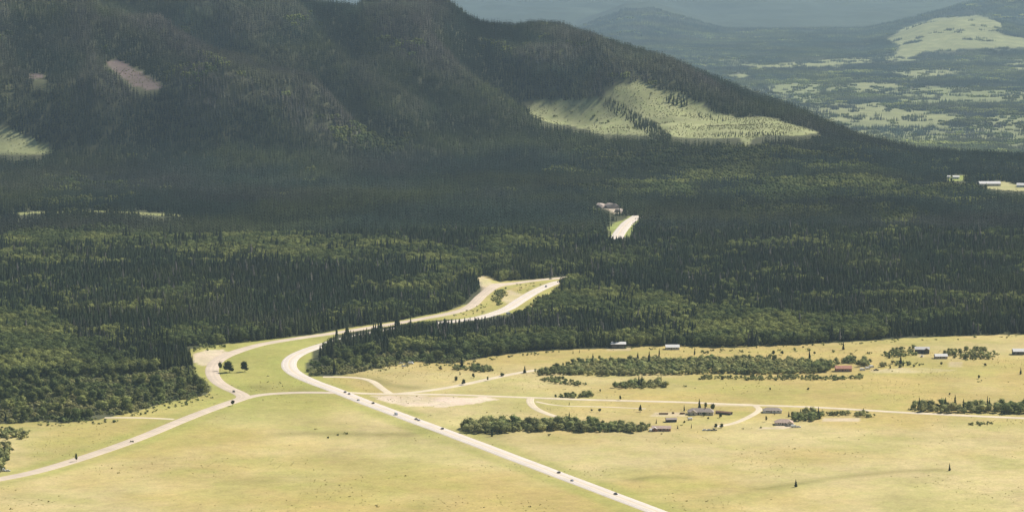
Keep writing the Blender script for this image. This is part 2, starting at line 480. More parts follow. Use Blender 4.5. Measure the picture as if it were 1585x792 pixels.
M = {
    'ground': ground_material(),
    'needles': foliage_material('conifer_needles'),
    'leaves': foliage_material('broadleaf_leaves', 0.25),
    'bark': simple('bark', (0.10, 0.08, 0.06), 0.95, 0.3, 2.0, 0.1),
    'asphalt': road_material('pale_highway_surface', (0.615, 0.535, 0.45), 0.07),
    'road': road_material('pale_gravel_surface', (0.54, 0.445, 0.34), 0.12),
    'dust': road_material('dusty_track_surface', (0.60, 0.505, 0.36), 0.12),
    'yellow_paint': simple('yellow_road_paint', (0.65, 0.48, 0.12), 0.7, 0.2, 0.3),
    'white_paint': simple('white_road_paint', (0.78, 0.78, 0.75), 0.7, 0.15, 0.3),
    'white_metal': simple('white_metal_roofing', (0.66, 0.63, 0.58), 0.7, 0.08, 0.4, 0.2),
    'pink_shingle': simple('faded_pink_shingles', (0.47, 0.35, 0.28), 1.0, 0.2, 0.8, 0.05),
    'grey_shingle': simple('grey_shingles', (0.34, 0.285, 0.24), 1.0, 0.2, 0.8, 0.05),
    'pale_grey': simple('pale_grey_roofing', (0.55, 0.52, 0.47), 0.8, 0.12, 0.6),
    'red_roof': simple('rusty_red_roofing', (0.42, 0.19, 0.12), 0.75, 0.2, 0.6),
    'brown_wood': simple('brown_timber', (0.16, 0.09, 0.055), 0.9, 0.25, 1.0),
    'dark_wood': simple('dark_timber', (0.07, 0.055, 0.045), 0.9, 0.25, 1.0),
    'cream_wall': simple('cream_siding', (0.52, 0.46, 0.37), 0.85, 0.1, 1.0),
    'white_wall': simple('white_siding', (0.72, 0.71, 0.68), 0.8, 0.08, 1.0),
    'red_wall': simple('rusty_red_siding', (0.33, 0.15, 0.10), 0.85, 0.2, 1.0),
    'window_glass': simple('window_glass', (0.03, 0.035, 0.04), 0.15, 0.1, 1.0, 0.6),
    'brick': simple('chimney_brick', (0.25, 0.13, 0.09), 0.9, 0.2, 3.0),
    'tyre': simple('tyre_rubber', (0.02, 0.02, 0.02), 0.9, 0.1, 4.0),
    'rim': simple('wheel_rim_metal', (0.4, 0.4, 0.4), 0.4, 0.05, 4.0, 0.5, 0.8),
    'lamp_red': simple('tail_lamp_red', (0.4, 0.02, 0.02), 0.3),
    'lamp_clear': simple('headlight_lens', (0.7, 0.7, 0.68), 0.2),
    'concrete': simple('concrete_footing', (0.38, 0.36, 0.33), 0.9, 0.15, 1.0),
    'rock': simple('pale_rock', (0.42, 0.34, 0.28), 0.9, 0.3, 0.4),
}
PAINT = {}
def paint(name, c):
    if name not in PAINT:
        PAINT[name] = simple(name + '_car_paint', c, 0.3, 0.04, 1.0, 0.5)
    return PAINT[name]

# ------------------------------------------------------------------ object helpers
def mesh_np(name, V, Fc, mat=None, var=None, smooth=False):
    """V (n,3) ; Fc list/array of faces"""
    me = bpy.data.meshes.new(name)
    if isinstance(Fc, np.ndarray):
        nf, k = Fc.shape
        me.vertices.add(len(V)); me.vertices.foreach_set('co', np.asarray(V, np.float32).ravel())
        me.loops.add(nf * k); me.loops.foreach_set('vertex_index', Fc.astype(np.int32).ravel())
        me.polygons.add(nf); me.polygons.foreach_set('loop_start', np.arange(0, nf * k, k, dtype=np.int32))
        me.update(calc_edges=True)
    else:
        me.from_pydata([tuple(v) for v in V], [], [tuple(f) for f in Fc]); me.update()
    if mat is not None: me.materials.append(mat)
    if var is not None:
        a = me.attributes.new('var', 'FLOAT', 'POINT'); a.data.foreach_set('value', np.asarray(var, np.float32))
    if smooth:
        me.polygons.foreach_set('use_smooth', np.ones(len(me.polygons), bool))
    return me

def link(name, data, parent=None, loc=None, rotz=0.0, **props):
    o = bpy.data.objects.new(name, data)
    col.objects.link(o)
    if parent is not None: o.parent = parent
    if loc is not None: o.location = tuple(float(v) for v in loc)
    if rotz: o.rotation_euler = (0, 0, rotz)
    for k, v in props.items(): o[k] = v
    return o

class MB:
    """collects simple solids into one mesh"""
    def __init__(s): s.v = []; s.f = []
    def add(s, V, Fs):
        n = len(s.v); s.v += [tuple(v) for v in V]; s.f += [tuple(i + n for i in f) for f in Fs]; return s
    def box(s, x0, x1, y0, y1, z0, z1):
        return s.add([(x0, y0, z0), (x1, y0, z0), (x1, y1, z0), (x0, y1, z0), (x0, y0, z1), (x1, y0, z1), (x1, y1, z1), (x0, y1, z1)],
                     [(0, 3, 2, 1), (4, 5, 6, 7), (0, 1, 5, 4), (1, 2, 6, 5), (2, 3, 7, 6), (3, 0, 4, 7)])
    def prism(s, prof, y0, y1):
        """profile in xz, extruded along y"""
        n = len(prof)
        V = [(x, y0, z) for x, z in prof] + [(x, y1, z) for x, z in prof]
        Fs = [tuple(range(n)), tuple(range(2 * n - 1, n - 1, -1))] + [(i, i + n, (i + 1) % n + n, (i + 1) % n) for i in range(n)]
        return s.add(V, Fs)
    def slab(s, quad, t):
        """four corners (counter-clockwise from above) thickened downwards"""
        V = list(quad) + [(x, y, z - t) for x, y, z in quad]
        return s.add(V, [(0, 1, 2, 3), (7, 6, 5, 4), (0, 4, 5, 1), (1, 5, 6, 2), (2, 6, 7, 3), (3, 7, 4, 0)])
    def cyl(s, cx, cy, cz, r, h, axis='y', n=12, r2=None):
        r2 = r if r2 is None else r2; V = []
        for k, (rr, t) in enumerate(((r, 0), (r2, h))):
            for i in range(n):
                a = 2 * math.pi * i / n; c, q = rr * math.cos(a), rr * math.sin(a)
                V.append({'y': (cx + c, cy + t, cz + q), 'z': (cx + c, cy + q, cz + t), 'x': (cx + t, cy + c, cz + q)}[axis])
        return s.add(V, [tuple(range(n)), tuple(range(2 * n - 1, n - 1, -1))] + [(i, (i + 1) % n, (i + 1) % n + n, i + n) for i in range(n)])
    def mesh(s, name, mat): return mesh_np(name, s.v, s.f, mat)
    def build(s, name, mat, parent): return link(name, s.mesh(name, mat), parent)

# ------------------------------------------------------------------ ground sheet
grass = {'gold': (0.432, 0.330, 0.124), 'straw': (0.485, 0.392, 0.188), 'green': (0.320, 0.310, 0.090), 'olive': (0.21, 0.185, 0.065)}
C_DIRT = np.array((0.62, 0.49, 0.375)); C_FLOOR = np.array((0.075, 0.075, 0.04))
C_PALE = {'cut': (0.27, 0.27, 0.13), 'far': (0.225, 0.225, 0.105), 'far2': (0.19, 0.20, 0.09), 'green': (0.27, 0.29, 0.09), 'strip': (0.24, 0.24, 0.10), 'scree': (0.135, 0.10, 0.092), 'rock': (0.45, 0.36, 0.27), 'field': (0.36, 0.33, 0.16)}

def far_field(x, y, px, py):
    f = fbm(x, y * 0.7, 520, 57, 5, 0.6)
    return sstep(0.475, 0.53, f) * (y > 8400) * (y < 18000) * (px > 1080) * (py > 92) * (py < 245)

def cover_color(x, y, z):
    px, py = project(x, y, z)
    wob = (fbm(x, y, 70, 61, 3) - 0.5)
    c = np.tile(C_FLOOR, (len(x), 1)).astype(float)
    fl = fbm(x, y, 200, 62, 4)
    c = c * (0.7 + 0.7 * fl)[:, None]
    k = sstep(18500, 22500, y + 2500 * (fl - 0.5))[:, None]
    far_c = np.array((0.050, 0.062, 0.042)) * (0.55 + 0.9 * fbm(x, y, 900, 58, 5, 0.62))[:, None]
    c = c * (1 - k) + far_c * k
    fv = far_field(x, y, px, py)
    k = fv[:, None]
    c = c * (1 - k) + np.array((0.20, 0.205, 0.095)) * (0.75 + 0.5 * fbm(x, y, 300, 59, 3))[:, None] * k
    mead = inpoly(px + wob * 8, py + wob * 3, MEADOW) | (y < 2350)
    n1 = fbm(x, y, 420, 63, 5, 0.6); n2 = fbm(x, y, 110, 64, 4, 0.6)
    g = np.array(grass['gold'])[None] * (1 - sstep(0.38, 0.62, n1))[:, None] + np.array(grass['straw'])[None] * sstep(0.38, 0.62, n1)[:, None]
    k = (sstep(0.46, 0.72, n2) * 0.42)[:, None]
    g = g * (1 - k) + np.array(grass['green']) * k
    # greener toward the lower edge of the fields nearest the hill, damp strip by the forest
    k = (sstep(560, 480, px) * sstep(690, 600, py) * 0.65)[:, None]
    g = g * (1 - k) + np.array(grass['green']) * k
    for pts, hw, st in STREAKS:
        ln = smooth_line(unproject(pts)[:, :2], 4)
        d = dist_to_lines(x, y, [ln], hw * 3)
        k = np.exp(-(d / hw) ** 2) * st * np.clip(0.25 + 1.5 * fbm(x, y, 45, 66, 3), 0, 1.2)
        k = np.clip(k, 0, 1)[:, None]
        g = g * (1 - k) + np.array(grass['olive'] if st > 0.5 else grass['green']) * k
    # road verges: mown green strip and dusty edge
    d = dist_to_lines(x, y, [ROADLINES[n] for n in ('highway', 'gravel_road')], 60)
    k = (np.exp(-((d - 15) / 9) ** 2) * 0.75 * (0.4 + fbm(x, y, 60, 67, 2)))[:, None]
    g = g * (1 - k) + np.array(grass['green']) * k
    c[mead] = g[mead]
    for poly, key in PALE:
        s = 9 if key not in ('far', 'far2') else 5
        m = inpoly(px + wob * s, py + wob * s * 0.4, poly)
        cc = np.array(C_PALE[key])[None] * (0.72 + 0.6 * fbm(x, y, 60, 68, 4, 0.65))[:, None]
        c[m] = cc[m]
    for poly, st in DIRT:
        m = inpoly(px + wob * 12, py + wob * 3, poly)
        k = (st * np.clip(0.2 + 1.3 * fbm(x, y * 0.6, 30, 69, 3), 0, 1))[:, None]
        cc = c * (1 - k) + C_DIRT * k
        c[m] = cc[m]
    return np.clip(c, 0, 1)

def build_ground():
    ys = [-6000, -3000, -1000, 300, 1100, 1600, 1900]
    y = 2080.0
    while y < 3300: ys.append(y); y += 6.0
    while y < 46000: ys.append(y); y += 6.0 + (y - 3300) * 0.0036
    ys += [50000, 62000]
    us = list(np.linspace(-0.235, 0.235, 400))
    side = []
    u = 0.235; st = 0.0025
    while u < 2.2: st *= 1.22; u += st; side.append(u)
    us = sorted([-s for s in side] + us + side)
    ys = np.array(ys); us = np.array(us)
    Y, U = np.meshgrid(ys, us, indexing='ij')
    X = U * np.maximum(Y, 2080.0)
    x = X.ravel(); y = Y.ravel()
    z = terrain(x, y)
    ny, nx = Y.shape
    idx = np.arange(ny * nx).reshape(ny, nx)
    Fq = np.stack([idx[:-1, :-1], idx[:-1, 1:], idx[1:, 1:], idx[1:, :-1]], -1).reshape(-1, 4)
    me = mesh_np('ground', np.stack([x, y, z], 1), Fq, M['ground'], smooth=True)
    c = cover_color(x, y, z)
    a = me.attributes.new('cover', 'FLOAT_COLOR', 'POINT')
    a.data.foreach_set('color', np.concatenate([c, np.ones((len(c), 1))], 1).astype(np.float32).ravel())
    link('ground', me, kind='structure')
build_ground()

# ------------------------------------------------------------------ roads
def ribbon(name, line, offs, lifts, mat, parent=None):
    t = np.gradient(line, axis=0); t /= np.linalg.norm(t, axis=1)[:, None] + 1e-9
    n = np.stack([-t[:, 1], t[:, 0]], 1)
    rows = []
    zc = terrain(line[:, 0], line[:, 1])
    for o, l in zip(offs, lifts):
        p = line + n * o
        zz = terrain(p[:, 0], p[:, 1])
        rows.append(np.stack([p[:, 0], p[:, 1], zz + l], 1))
    V = np.stack(rows, 1); k = len(offs); m = len(line)
    idx = np.arange(m * k).reshape(m, k)
    Fq = np.stack([idx[:-1, :-1], idx[1:, :-1], idx[1:, 1:], idx[:-1, 1:]], -1).reshape(-1, 4)
    me = mesh_np(name, V.reshape(-1, 3), Fq, mat)
    uvl = me.uv_layers.new(name='across')
    oo = np.array(offs); uu = np.tile((oo - oo[0]) / (oo[-1] - oo[0]), m)
    vi = np.empty(len(me.loops), np.int32); me.loops.foreach_get('vertex_index', vi)
    uvl.data.foreach_set('uv', np.stack([uu[vi], np.zeros(len(vi))], 1).astype(np.float32).ravel())
    return link(name, me, parent)

for nm, pts, w, mk, lift in ROADS:
    ln = ROADLINES[nm]; h = w / 2
    wobl = 1.0
    o = ribbon(nm, ln, [-h - 2.2, -h, -h * 0.5, 0, h * 0.5, h, h + 2.2], [-0.6, lift, lift + 0.03, lift + 0.07, lift + 0.03, lift, -0.6], M[mk])
    o['kind'] = 'structure'
    if mk == 'asphalt':
        ribbon('centre_line', ln, [-0.22, 0.22], [lift + 0.09, lift + 0.09], M['yellow_paint'], o)
        for s in (-1, 1):
            ribbon('edge_line', ln, [s * (h - 1.6) - 0.1, s * (h - 1.6) + 0.1], [lift + 0.045, lift + 0.045], M['white_paint'], o)

# ------------------------------------------------------------------ plant meshes
def conifer_parts(seed, h=1.0, r=0.16, tiers=10, sides=8, low=0.08, ragged=0.35):
    """unit-height crown and trunk; radius relative to height"""
    g = np.random.default_rng(seed)
    V = []; Fs = []; var = []
    zs = np.linspace(low, 0.90, tiers)
    lean = g.normal(0, 0.006, 2)
    for i, z in enumerate(zs):
        t = (z - low) / (1 - low)
        rr = r * (1 - t) ** 0.85 * (0.75 + 0.25 * min(1, t * 6 + 0.3)) + 0.012
        hh = (1 - z) * (0.30 if i < tiers - 1 else 1.0) + 0.05
        top = min(1.0, z + hh)
        n = len(V); off = g.uniform(0, 6.28)
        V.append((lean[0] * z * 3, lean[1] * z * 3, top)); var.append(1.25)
        gap = g.integers(0, sides) if g.random() < 0.5 else -1
        for k in range(sides):
            a = off + 6.283 * k / sides + g.normal(0, 0.12)
            q = rr * (1 + g.uniform(-ragged, ragged * 0.7)) * (1.0 if k % 2 == 0 else 0.62)
            if k == gap: q *= 0.4
            V.append((math.cos(a) * q + lean[0] * z * 3, math.sin(a) * q + lean[1] * z * 3, z - rr * 0.22 * (1 if k % 2 == 0 else 0.1) + g.uniform(-0.012, 0.012)))
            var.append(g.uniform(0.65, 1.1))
        for k in range(sides):
            Fs.append((n, n + 1 + k, n + 1 + (k + 1) % sides))
    return np.array(V), np.array(Fs), np.array(var)

def trunk_arrays(h=1.0, r=0.016, n=6, top=0.5):
    V = []; Fs = []
    for z, rr in ((-0.08, r * 1.3), (0.05, r), (top, r * 0.35)):
        for k in range(n):
            a = 6.283 * k / n; V.append((rr * math.cos(a), rr * math.sin(a), z))
    for l in range(2):
        for k in range(n):
            a, b = l * n + k, l * n + (k + 1) % n
            Fs.append((a, b, b + n)); Fs.append((a, b + n, a + n))
    return np.array(V), np.array(Fs), np.full(len(V), 0.35)

def leafy_parts(seed, wide=0.42, low=0.12, blobs=7, cards=150, bushy=False):
    """unit-height broadleaf crown: lobes of crumpled shell with leaf sprays standing off them"""
    g = np.random.default_rng(seed)
    V = []; Fs = []; var = []
    cs = []
    for i in range(blobs):
        a = g.uniform(0, 6.28); q = g.uniform(0.1, 0.62) * wide
        z = g.uniform(low + 0.12, 0.82)
        if i == 0: a, q, z = 0, 0, 0.72
        if bushy: z = g.uniform(0.2, 0.6); q = g.uniform(0.1, 0.75) * wide
        rad = g.uniform(0.17, 0.26) * (1.15 if not bushy else 1.3)
        cs.append((math.cos(a) * q, math.sin(a) * q, min(z, 1 - rad * 0.8), rad))
    phi = (1 + 5 ** 0.5) / 2
    ico = np.array([(-1, phi, 0), (1, phi, 0), (-1, -phi, 0), (1, -phi, 0), (0, -1, phi), (0, 1, phi), (0, -1, -phi), (0, 1, -phi), (phi, 0, -1), (phi, 0, 1), (-phi, 0, -1), (-phi, 0, 1)])
    ico = ico / np.linalg.norm(ico[0])
    icf = [(0, 11, 5), (0, 5, 1), (0, 1, 7), (0, 7, 10), (0, 10, 11), (1, 5, 9), (5, 11, 4), (11, 10, 2), (10, 7, 6), (7, 1, 8), (3, 9, 4), (3, 4, 2), (3, 2, 6), (3, 6, 8), (3, 8, 9), (4, 9, 5), (2, 4, 11), (6, 2, 10), (8, 6, 7), (9, 8, 1)]
    for (x, y, z, rad) in cs:
        n = len(V); sh = g.uniform(0.75, 1.1)
        for p in ico:
            q = rad * g.uniform(0.62, 1.0)
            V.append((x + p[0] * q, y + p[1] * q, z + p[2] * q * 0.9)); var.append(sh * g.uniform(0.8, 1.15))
        Fs += [tuple(i + n for i in f) for f in icf]
    for i in range(cards):
        x, y, z, rad = cs[g.integers(0, len(cs))]
        d = g.normal(0, 1, 3); d[2] = abs(d[2]) * 0.9 - 0.25; d /= np.linalg.norm(d)
        p = np.array((x, y, z)) + d * rad * g.uniform(0.8, 1.18)
        s = g.uniform(0.035, 0.075)
        t1 = np.cross(d, g.normal(0, 1, 3)); t1 /= np.linalg.norm(t1) + 1e-9; t2 = np.cross(d, t1) + d * g.uniform(-.6, .6)
        n = len(V); v = g.uniform(0.8, 1.5)
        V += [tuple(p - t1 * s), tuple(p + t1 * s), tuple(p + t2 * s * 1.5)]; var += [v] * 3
        Fs.append((n, n + 1, n + 2))
    V = np.array(V); V[:, 2] = np.maximum(V[:, 2], -0.03)
    return V, np.array(Fs), np.array(var)

def join_parts(parts):
    V = []; Fs = []; va = []; n = 0
    for v, f, a in parts:
        V.append(v); Fs.append(f + n); va.append(a); n += len(v)
    return np.concatenate(V), np.concatenate(Fs), np.concatenate(va)

def place(part, s, sxy, x=0, y=0, z=0, rot=0, vmul=1.0):
    v, f, a = part
    c, q = math.cos(rot), math.sin(rot)
    w = np.stack([(v[:, 0] * c - v[:, 1] * q) * sxy + x, (v[:, 0] * q + v[:, 1] * c) * sxy + y, v[:, 2] * s + z], 1)
    return w, f, a * vmul

conifer_variants = []
for i, (r, tr, lw) in enumerate([(0.15, 10, 0.07), (0.13, 11, 0.05), (0.17, 9, 0.06), (0.115, 12, 0.12), (0.14, 10, 0.22)]):
    conifer_variants.append((conifer_parts(100 + i, r=r, tiers=tr, low=lw), trunk_arrays(top=0.6)))
broad_variants = []
for i, (w, lw, b) in enumerate([(0.40, 0.15, 9), (0.34, 0.2, 8), (0.46, 0.1, 10), (0.30, 0.12, 7)]):
    broad_variants.append((leafy_parts(200 + i, wide=w, low=lw, blobs=b), trunk_arrays(top=0.6, r=0.022)))
shrub_variants = [leafy_parts(300 + i, wide=w, low=0.0, blobs=7, cards=110, bushy=True) for i, w in enumerate([0.75, 0.95, 0.6])]
low_conifers = [conifer_parts(400 + i, r=r, tiers=5, sides=6, low=0.0, ragged=0.3) for i, r in enumerate([0.16, 0.13, 0.18, 0.14])]
low_broads = [leafy_parts(500 + i, wide=0.42, low=0.05, blobs=4, cards=22) for i in range(3)]

proto_col = {}
def proto(setname, idx, arrays, mats_split=None, mat=None):
    if setname not in proto_col: proto_col[setname] = bpy.data.collections.new(setname)
    V, Fs, va = arrays
    o = bpy.data.objects.new('%s_%02d' % (setname, idx), mesh_np('%s_%02d' % (setname, idx), V, Fs, mat, va))
    proto_col[setname].objects.link(o)

def with_trunk(part, trunk):
    return join_parts([part, trunk])
for i, (c, t) in enumerate(conifer_variants): proto('conifer_source', i, with_trunk(c, t), mat=M['needles'])
for i, (c, t) in enumerate(broad_variants): proto('broadleaf_source', i, with_trunk(c, t), mat=M['leaves'])
for i, s in enumerate(shrub_variants): proto('shrub_source', i, s, mat=M['leaves'])
# groves: seven trees on a 19 m patch, for the slopes that are kilometres away
CL = 19.0
for i in range(7):
    g = np.random.default_rng(600 + i); parts = []
    for k in range(8):
        a = k * 2.399 + i; q = 0.55 * CL * math.sqrt((k + 0.5) / 8)
        h = g.uniform(11.5, 20)
        parts.append(place(low_conifers[g.integers(0, 4)], h + 5, h * 1.22, q * math.cos(a) + g.normal(0, 1), q * math.sin(a) + g.normal(0, 1), -5, g.uniform(0, 6.28), g.uniform(0.6, 1.35)))
    proto('grove_source', i, join_parts(parts), mat=M['needles'])
for i in range(4):
    g = np.random.default_rng(700 + i); parts = []
    for k in range(7):
        a = k * 2.399 + i; q = 0.55 * CL * math.sqrt((k + 0.5) / 7)
        h = g.uniform(8, 13)
        parts.append(place(low_broads[g.integers(0, 3)], h + 3, h * 1.05, q * math.cos(a) + g.normal(0, 1), q * math.sin(a) + g.normal(0, 1), -3, g.uniform(0, 6.28), g.uniform(0.8, 1.25)))
    proto('aspen_grove_source', i, join_parts(parts), mat=M['leaves'])

def scatter_object(name, setname, P, S, ROT, TCOL, IDX, **props):
    """one object whose geometry nodes stand a plant mesh on every point"""
    me = bpy.data.meshes.new(name)
    me.vertices.add(len(P)); me.vertices.foreach_set('co', np.asarray(P, np.float32).ravel())
    a = me.attributes.new('scl', 'FLOAT_VECTOR', 'POINT'); a.data.foreach_set('vector', np.asarray(S, np.float32).ravel())
    a = me.attributes.new('rot', 'FLOAT_VECTOR', 'POINT'); a.data.foreach_set('vector', np.asarray(ROT, np.float32).ravel())
    a = me.attributes.new('tcol', 'FLOAT_VECTOR', 'POINT'); a.data.foreach_set('vector', np.asarray(TCOL, np.float32).ravel())
    a = me.attributes.new('pick', 'INT', 'POINT'); a.data.foreach_set('value', np.asarray(IDX, np.int32))
    me.update()
    o = link(name, me, **props)
    ng = bpy.data.node_groups.new(name, 'GeometryNodeTree')
    ng.interface.new_socket('Geometry', in_out='INPUT', socket_type='NodeSocketGeometry')
    ng.interface.new_socket('Geometry', in_out='OUTPUT', socket_type='NodeSocketGeometry')
    n = ng.nodes; gi = n.new('NodeGroupInput'); go = n.new('NodeGroupOutput')
    ci = n.new('GeometryNodeCollectionInfo'); ci.inputs['Collection'].default_value = proto_col[setname]
    ci.inputs['Separate Children'].default_value = True; ci.inputs['Reset Children'].default_value = True
    iop = n.new('GeometryNodeInstanceOnPoints'); iop.inputs['Pick Instance'].default_value = True
    def na(nm, t):
        q = n.new('GeometryNodeInputNamedAttribute'); q.data_type = t; q.inputs['Name'].default_value = nm
        return [s for s in q.outputs if s.enabled][0]
    L = ng.links
    L.new(gi.outputs[0], iop.inputs['Points']); L.new(ci.outputs[0], iop.inputs['Instance'])
    L.new(na('pick', 'INT'), iop.inputs['Instance Index'])
    er = n.new('FunctionNodeEulerToRotation'); L.new(na('rot', 'FLOAT_VECTOR'), er.inputs[0])
    L.new(er.outputs[0], iop.inputs['Rotation']); L.new(na('scl', 'FLOAT_VECTOR'), iop.inputs['Scale'])
    L.new(iop.outputs[0], go.inputs[0])
    md = o.modifiers.new('plants', 'NODES'); md.node_group = ng
    return o

# ------------------------------------------------------------------ forest layout
OPEN = [CORRIDOR] + [p for p, k in PALE]
def blocked(x, y, z, h, ragged=0.0):
    bad = np.zeros(x.shape, bool)
    w = (fbm(x, y, 110, 101, 3, 0.65) - 0.5) * ragged
    for fr in (0.0, 0.3, 0.6, 0.95):
        px, py = project(x, y, z + h * fr)
        for j, poly in enumerate(OPEN):
            q = w if j else 0.0
            bad |= inpoly(px + q * 60, py + q * 16, poly)
    return bad

CON_DARK = np.array((0.021, 0.029, 0.014)); CON_BLUE = np.array((0.023, 0.034, 0.024)); CON_BROWN = np.array((0.050, 0.045, 0.038)); CON_OLIVE = np.array((0.048, 0.056, 0.020))
BRD_DARK = np.array((0.085, 0.105, 0.036)); BRD_LIGHT = np.array((0.19, 0.20, 0.062)); BRD_OLIVE = np.array((0.185, 0.172, 0.070))

LIGHT_AREAS = [  # broadleaf-rich areas in the woods: polygon (photo px at tree base), chance
    ([(-50, 490), (60, 488), (115, 520), (120, 560), (60, 590), (-50, 600)], 0.55),
    ([(0, 575), (170, 570), (290, 590), (330, 600), (300, 640), (120, 660), (-200, 660), (-200, 575)], 0.9),
    ([(0, 365), (120, 355), (400, 372), (640, 378), (745, 400), (745, 415), (560, 410), (300, 400), (0, 385)], 0.45),
    ([(640, 385), (735, 405), (740, 430), (700, 440), (640, 420)], 0.5),
    ([(1080, 490), (1180, 488), (1320, 505), (1380, 515), (1380, 530), (1180, 536), (1070, 538)], 0.75),
    ([(860, 470), (960, 450), (1060, 470), (1060, 500), (930, 500)], 0.4),
    ([(880, 440), (900, 440), (960, 470), (860, 500), (800, 500), (810, 480)], 0.7),
    ([(480, 560), (640, 540), (760, 535), (880, 520), (900, 545), (700, 575), (480, 585)], 0.75),
    ([(840, 240), (1000, 225), (1200, 232), (1440, 250), (1500, 270), (1440, 310), (1200, 320), (900, 300)], 0.38),
    ([(1120, 320), (1300, 322), (1300, 336), (1100, 335)], 0.7),
    ([(1340, 335), (1420, 325), (1440, 345), (1350, 352)], 0.7),
    ([(760, 350), (860, 320), (940, 330), (940, 370), (800, 400), (750, 420)], 0.35),
    ([(1420, 270), (1590, 262), (1590, 300), (1440, 300)], 0.5),
    ([(380, 170), (520, 180), (640, 225), (600, 240), (430, 205)], 0.4),
    ([(150, 130), (330, 85), (380, 120), (300, 150), (160, 150)], 0.35),
    ([(1150, 110), (1590, 100), (1590, 240), (1330, 220), (1270, 170)], 0.30),
]
BROWN_AREAS = [
    ([(0, 20), (140, 22), (420, 140), (640, 240), (640, 330), (300, 320), (0, 300)], 0.55),
    ([(560, 90), (760, 160), (800, 230), (600, 260), (450, 150)], 0.35),
    ([(1000, 290), (1240, 300), (1590, 330), (1590, 380), (1000, 370)], 0.35),
    ([(720, 500), (860, 490), (900, 520), (740, 545)], 0.4),
]
def area_val(px, py, areas):
    v = np.zeros(px.shape)
    w = np.sin(px * 0.11 + py * 0.35) * 0.5 + np.sin(px * 0.043 - py * 0.21) + rng.normal(0, 0.9, px.shape)
    px = px + w * 9; py = py + w * 3.5
    for poly, s in areas:
        v = np.maximum(v, inpoly(px, py, poly) * s)
    return v

near = dict(x=[], y=[], z=[], h=[], kind=[], t=[], idx=[], sh=[], reg=[])
def add_near(x, y, z, h, kind, t, idx, sh, reg):
    for k, v in zip(('x', 'y', 'z', 'h', 'kind', 't', 'idx', 'sh', 'reg'), (x, y, z, h, kind, t, idx, sh, reg)):
        near[k].append(np.asarray(v))

def jitter_grid(y0, y1, umax, sp):
    ys = np.arange(y0, y1, sp); X = []; Y = []
    for yy in ys:
        w = umax * yy; xs = np.arange(-w, w, sp)
        X.append(xs + rng.uniform(-0.48, 0.48, len(xs)) * sp); Y.append(np.full(len(xs), yy) + rng.uniform(-0.48, 0.48, len(xs)) * sp)
    return np.concatenate(X), np.concatenate(Y)

# near woods, tree by tree
x, y = jitter_grid(2350, 4250, 0.225, 5.0)
z = terrain(x, y)
px, py = project(x, y, z)
wob = (fbm(x, y, 60, 71, 3) - 0.5)
keep = ~inpoly(px + wob * 10, py + wob * 4, MEADOW) & (py < 670) & (y > 2500)
x, y, z, px, py, wob = (a[keep] for a in (x, y, z, px, py, wob))
la = area_val(px, py, LIGHT_AREAS)
nz = fbm(x, y, 150, 72, 4, 0.6); nz2 = fbm(x, y, 45, 73, 3, 0.6)
broad = (nz * 0.6 + nz2 * 0.4 + la * 0.42 + rng.normal(0, 0.06, len(x))) > 0.59
shrub_belt = inpoly(px, py + wob * 8, [(-2000, 588), (150, 585), (240, 578), (330, 560), (340, 620), (200, 660), (-2000, 680)]) | \
             inpoly(px, py + wob * 8, [(470, 561), (560, 553), (640, 547), (720, 548), (745, 545), (745, 570), (470, 590)])
small_belt = inpoly(px, py, [(-2000, 560), (330, 545), (340, 620), (-2000, 680)])
kind = np.where(broad, 1, 0)
kind = np.where(shrub_belt & (rng.random(len(x)) < 0.93), 2, kind)
thin = rng.random(len(x)) < np.where(kind == 2, 0.8, np.where(kind == 1, 0.8, 0.86))
h = np.where(kind == 0, np.clip(rng.normal(14.2, 3.0, len(x)), 6, 22) * (0.72 + 0.56 * fbm(x, y, 110, 74, 3)), np.where(kind == 1, rng.uniform(9, 14, len(x)), rng.uniform(2.6, 5.8, len(x))))
h = np.where(small_belt & (kind == 0), h * 0.85, h)
rd = dist_to_lines(x, y, list(ROADLINES.values()), 30)
ok = thin & ~blocked(x, y, z, h * 0.92) & (rd > 13)
x, y, z, px, py, h, kind, nz, nz2 = (a[ok] for a in (x, y, z, px, py, h, kind, nz, nz2))
n = len(x)
br = np.clip(area_val(px, py, BROWN_AREAS) * 0.8 + (fbm(x, y, 70, 75, 3) - 0.55) * 1.0, 0, 1)
ol = sstep(0.45, 0.75, fbm(x, y, 120, 76, 3))
tc = CON_DARK * (1 - ol)[:, None] + CON_OLIVE * ol[:, None] * 0.8 + 0
tc = tc * (1 - br)[:, None] + CON_BROWN * br[:, None]
tc = tc * (0.7 + 0.75 * fbm(x, y, 170, 78, 3))[:, None]
lt = np.clip(sstep(0.35, 0.75, fbm(x, y, 60, 77, 3)) + rng.normal(0, 0.15, n), 0, 1)
tb = BRD_DARK * (1 - lt)[:, None] + BRD_LIGHT * lt[:, None]
ts = (BRD_DARK * (1 - lt)[:, None] + BRD_OLIVE * lt[:, None]) * 1.65
t = np.where((kind == 0)[:, None], tc, np.where((kind == 1)[:, None], tb, ts)) * rng.uniform(0.6, 1.45, n)[:, None]
odd = (kind == 0) & (rng.random(n) < 0.05); t[odd] = CON_BROWN * rng.uniform(1.0, 2.6, odd.sum())[:, None]
h = np.where((kind == 0) & (rng.random(n) < 0.04) & (py < 480), h * 1.3, h)
idx = np.where(kind == 0, rng.integers(0, 5, n), np.where(kind == 1, rng.integers(0, 4, n), rng.integers(0, 3, n)))
add_near(x, y, z, h, kind, t, idx, np.where(kind == 0, rng.uniform(0.95, 1.5, n), rng.uniform(0.85, 1.25, n)), np.where(px < 420, 0, np.where(px < 900, 1, 2)))

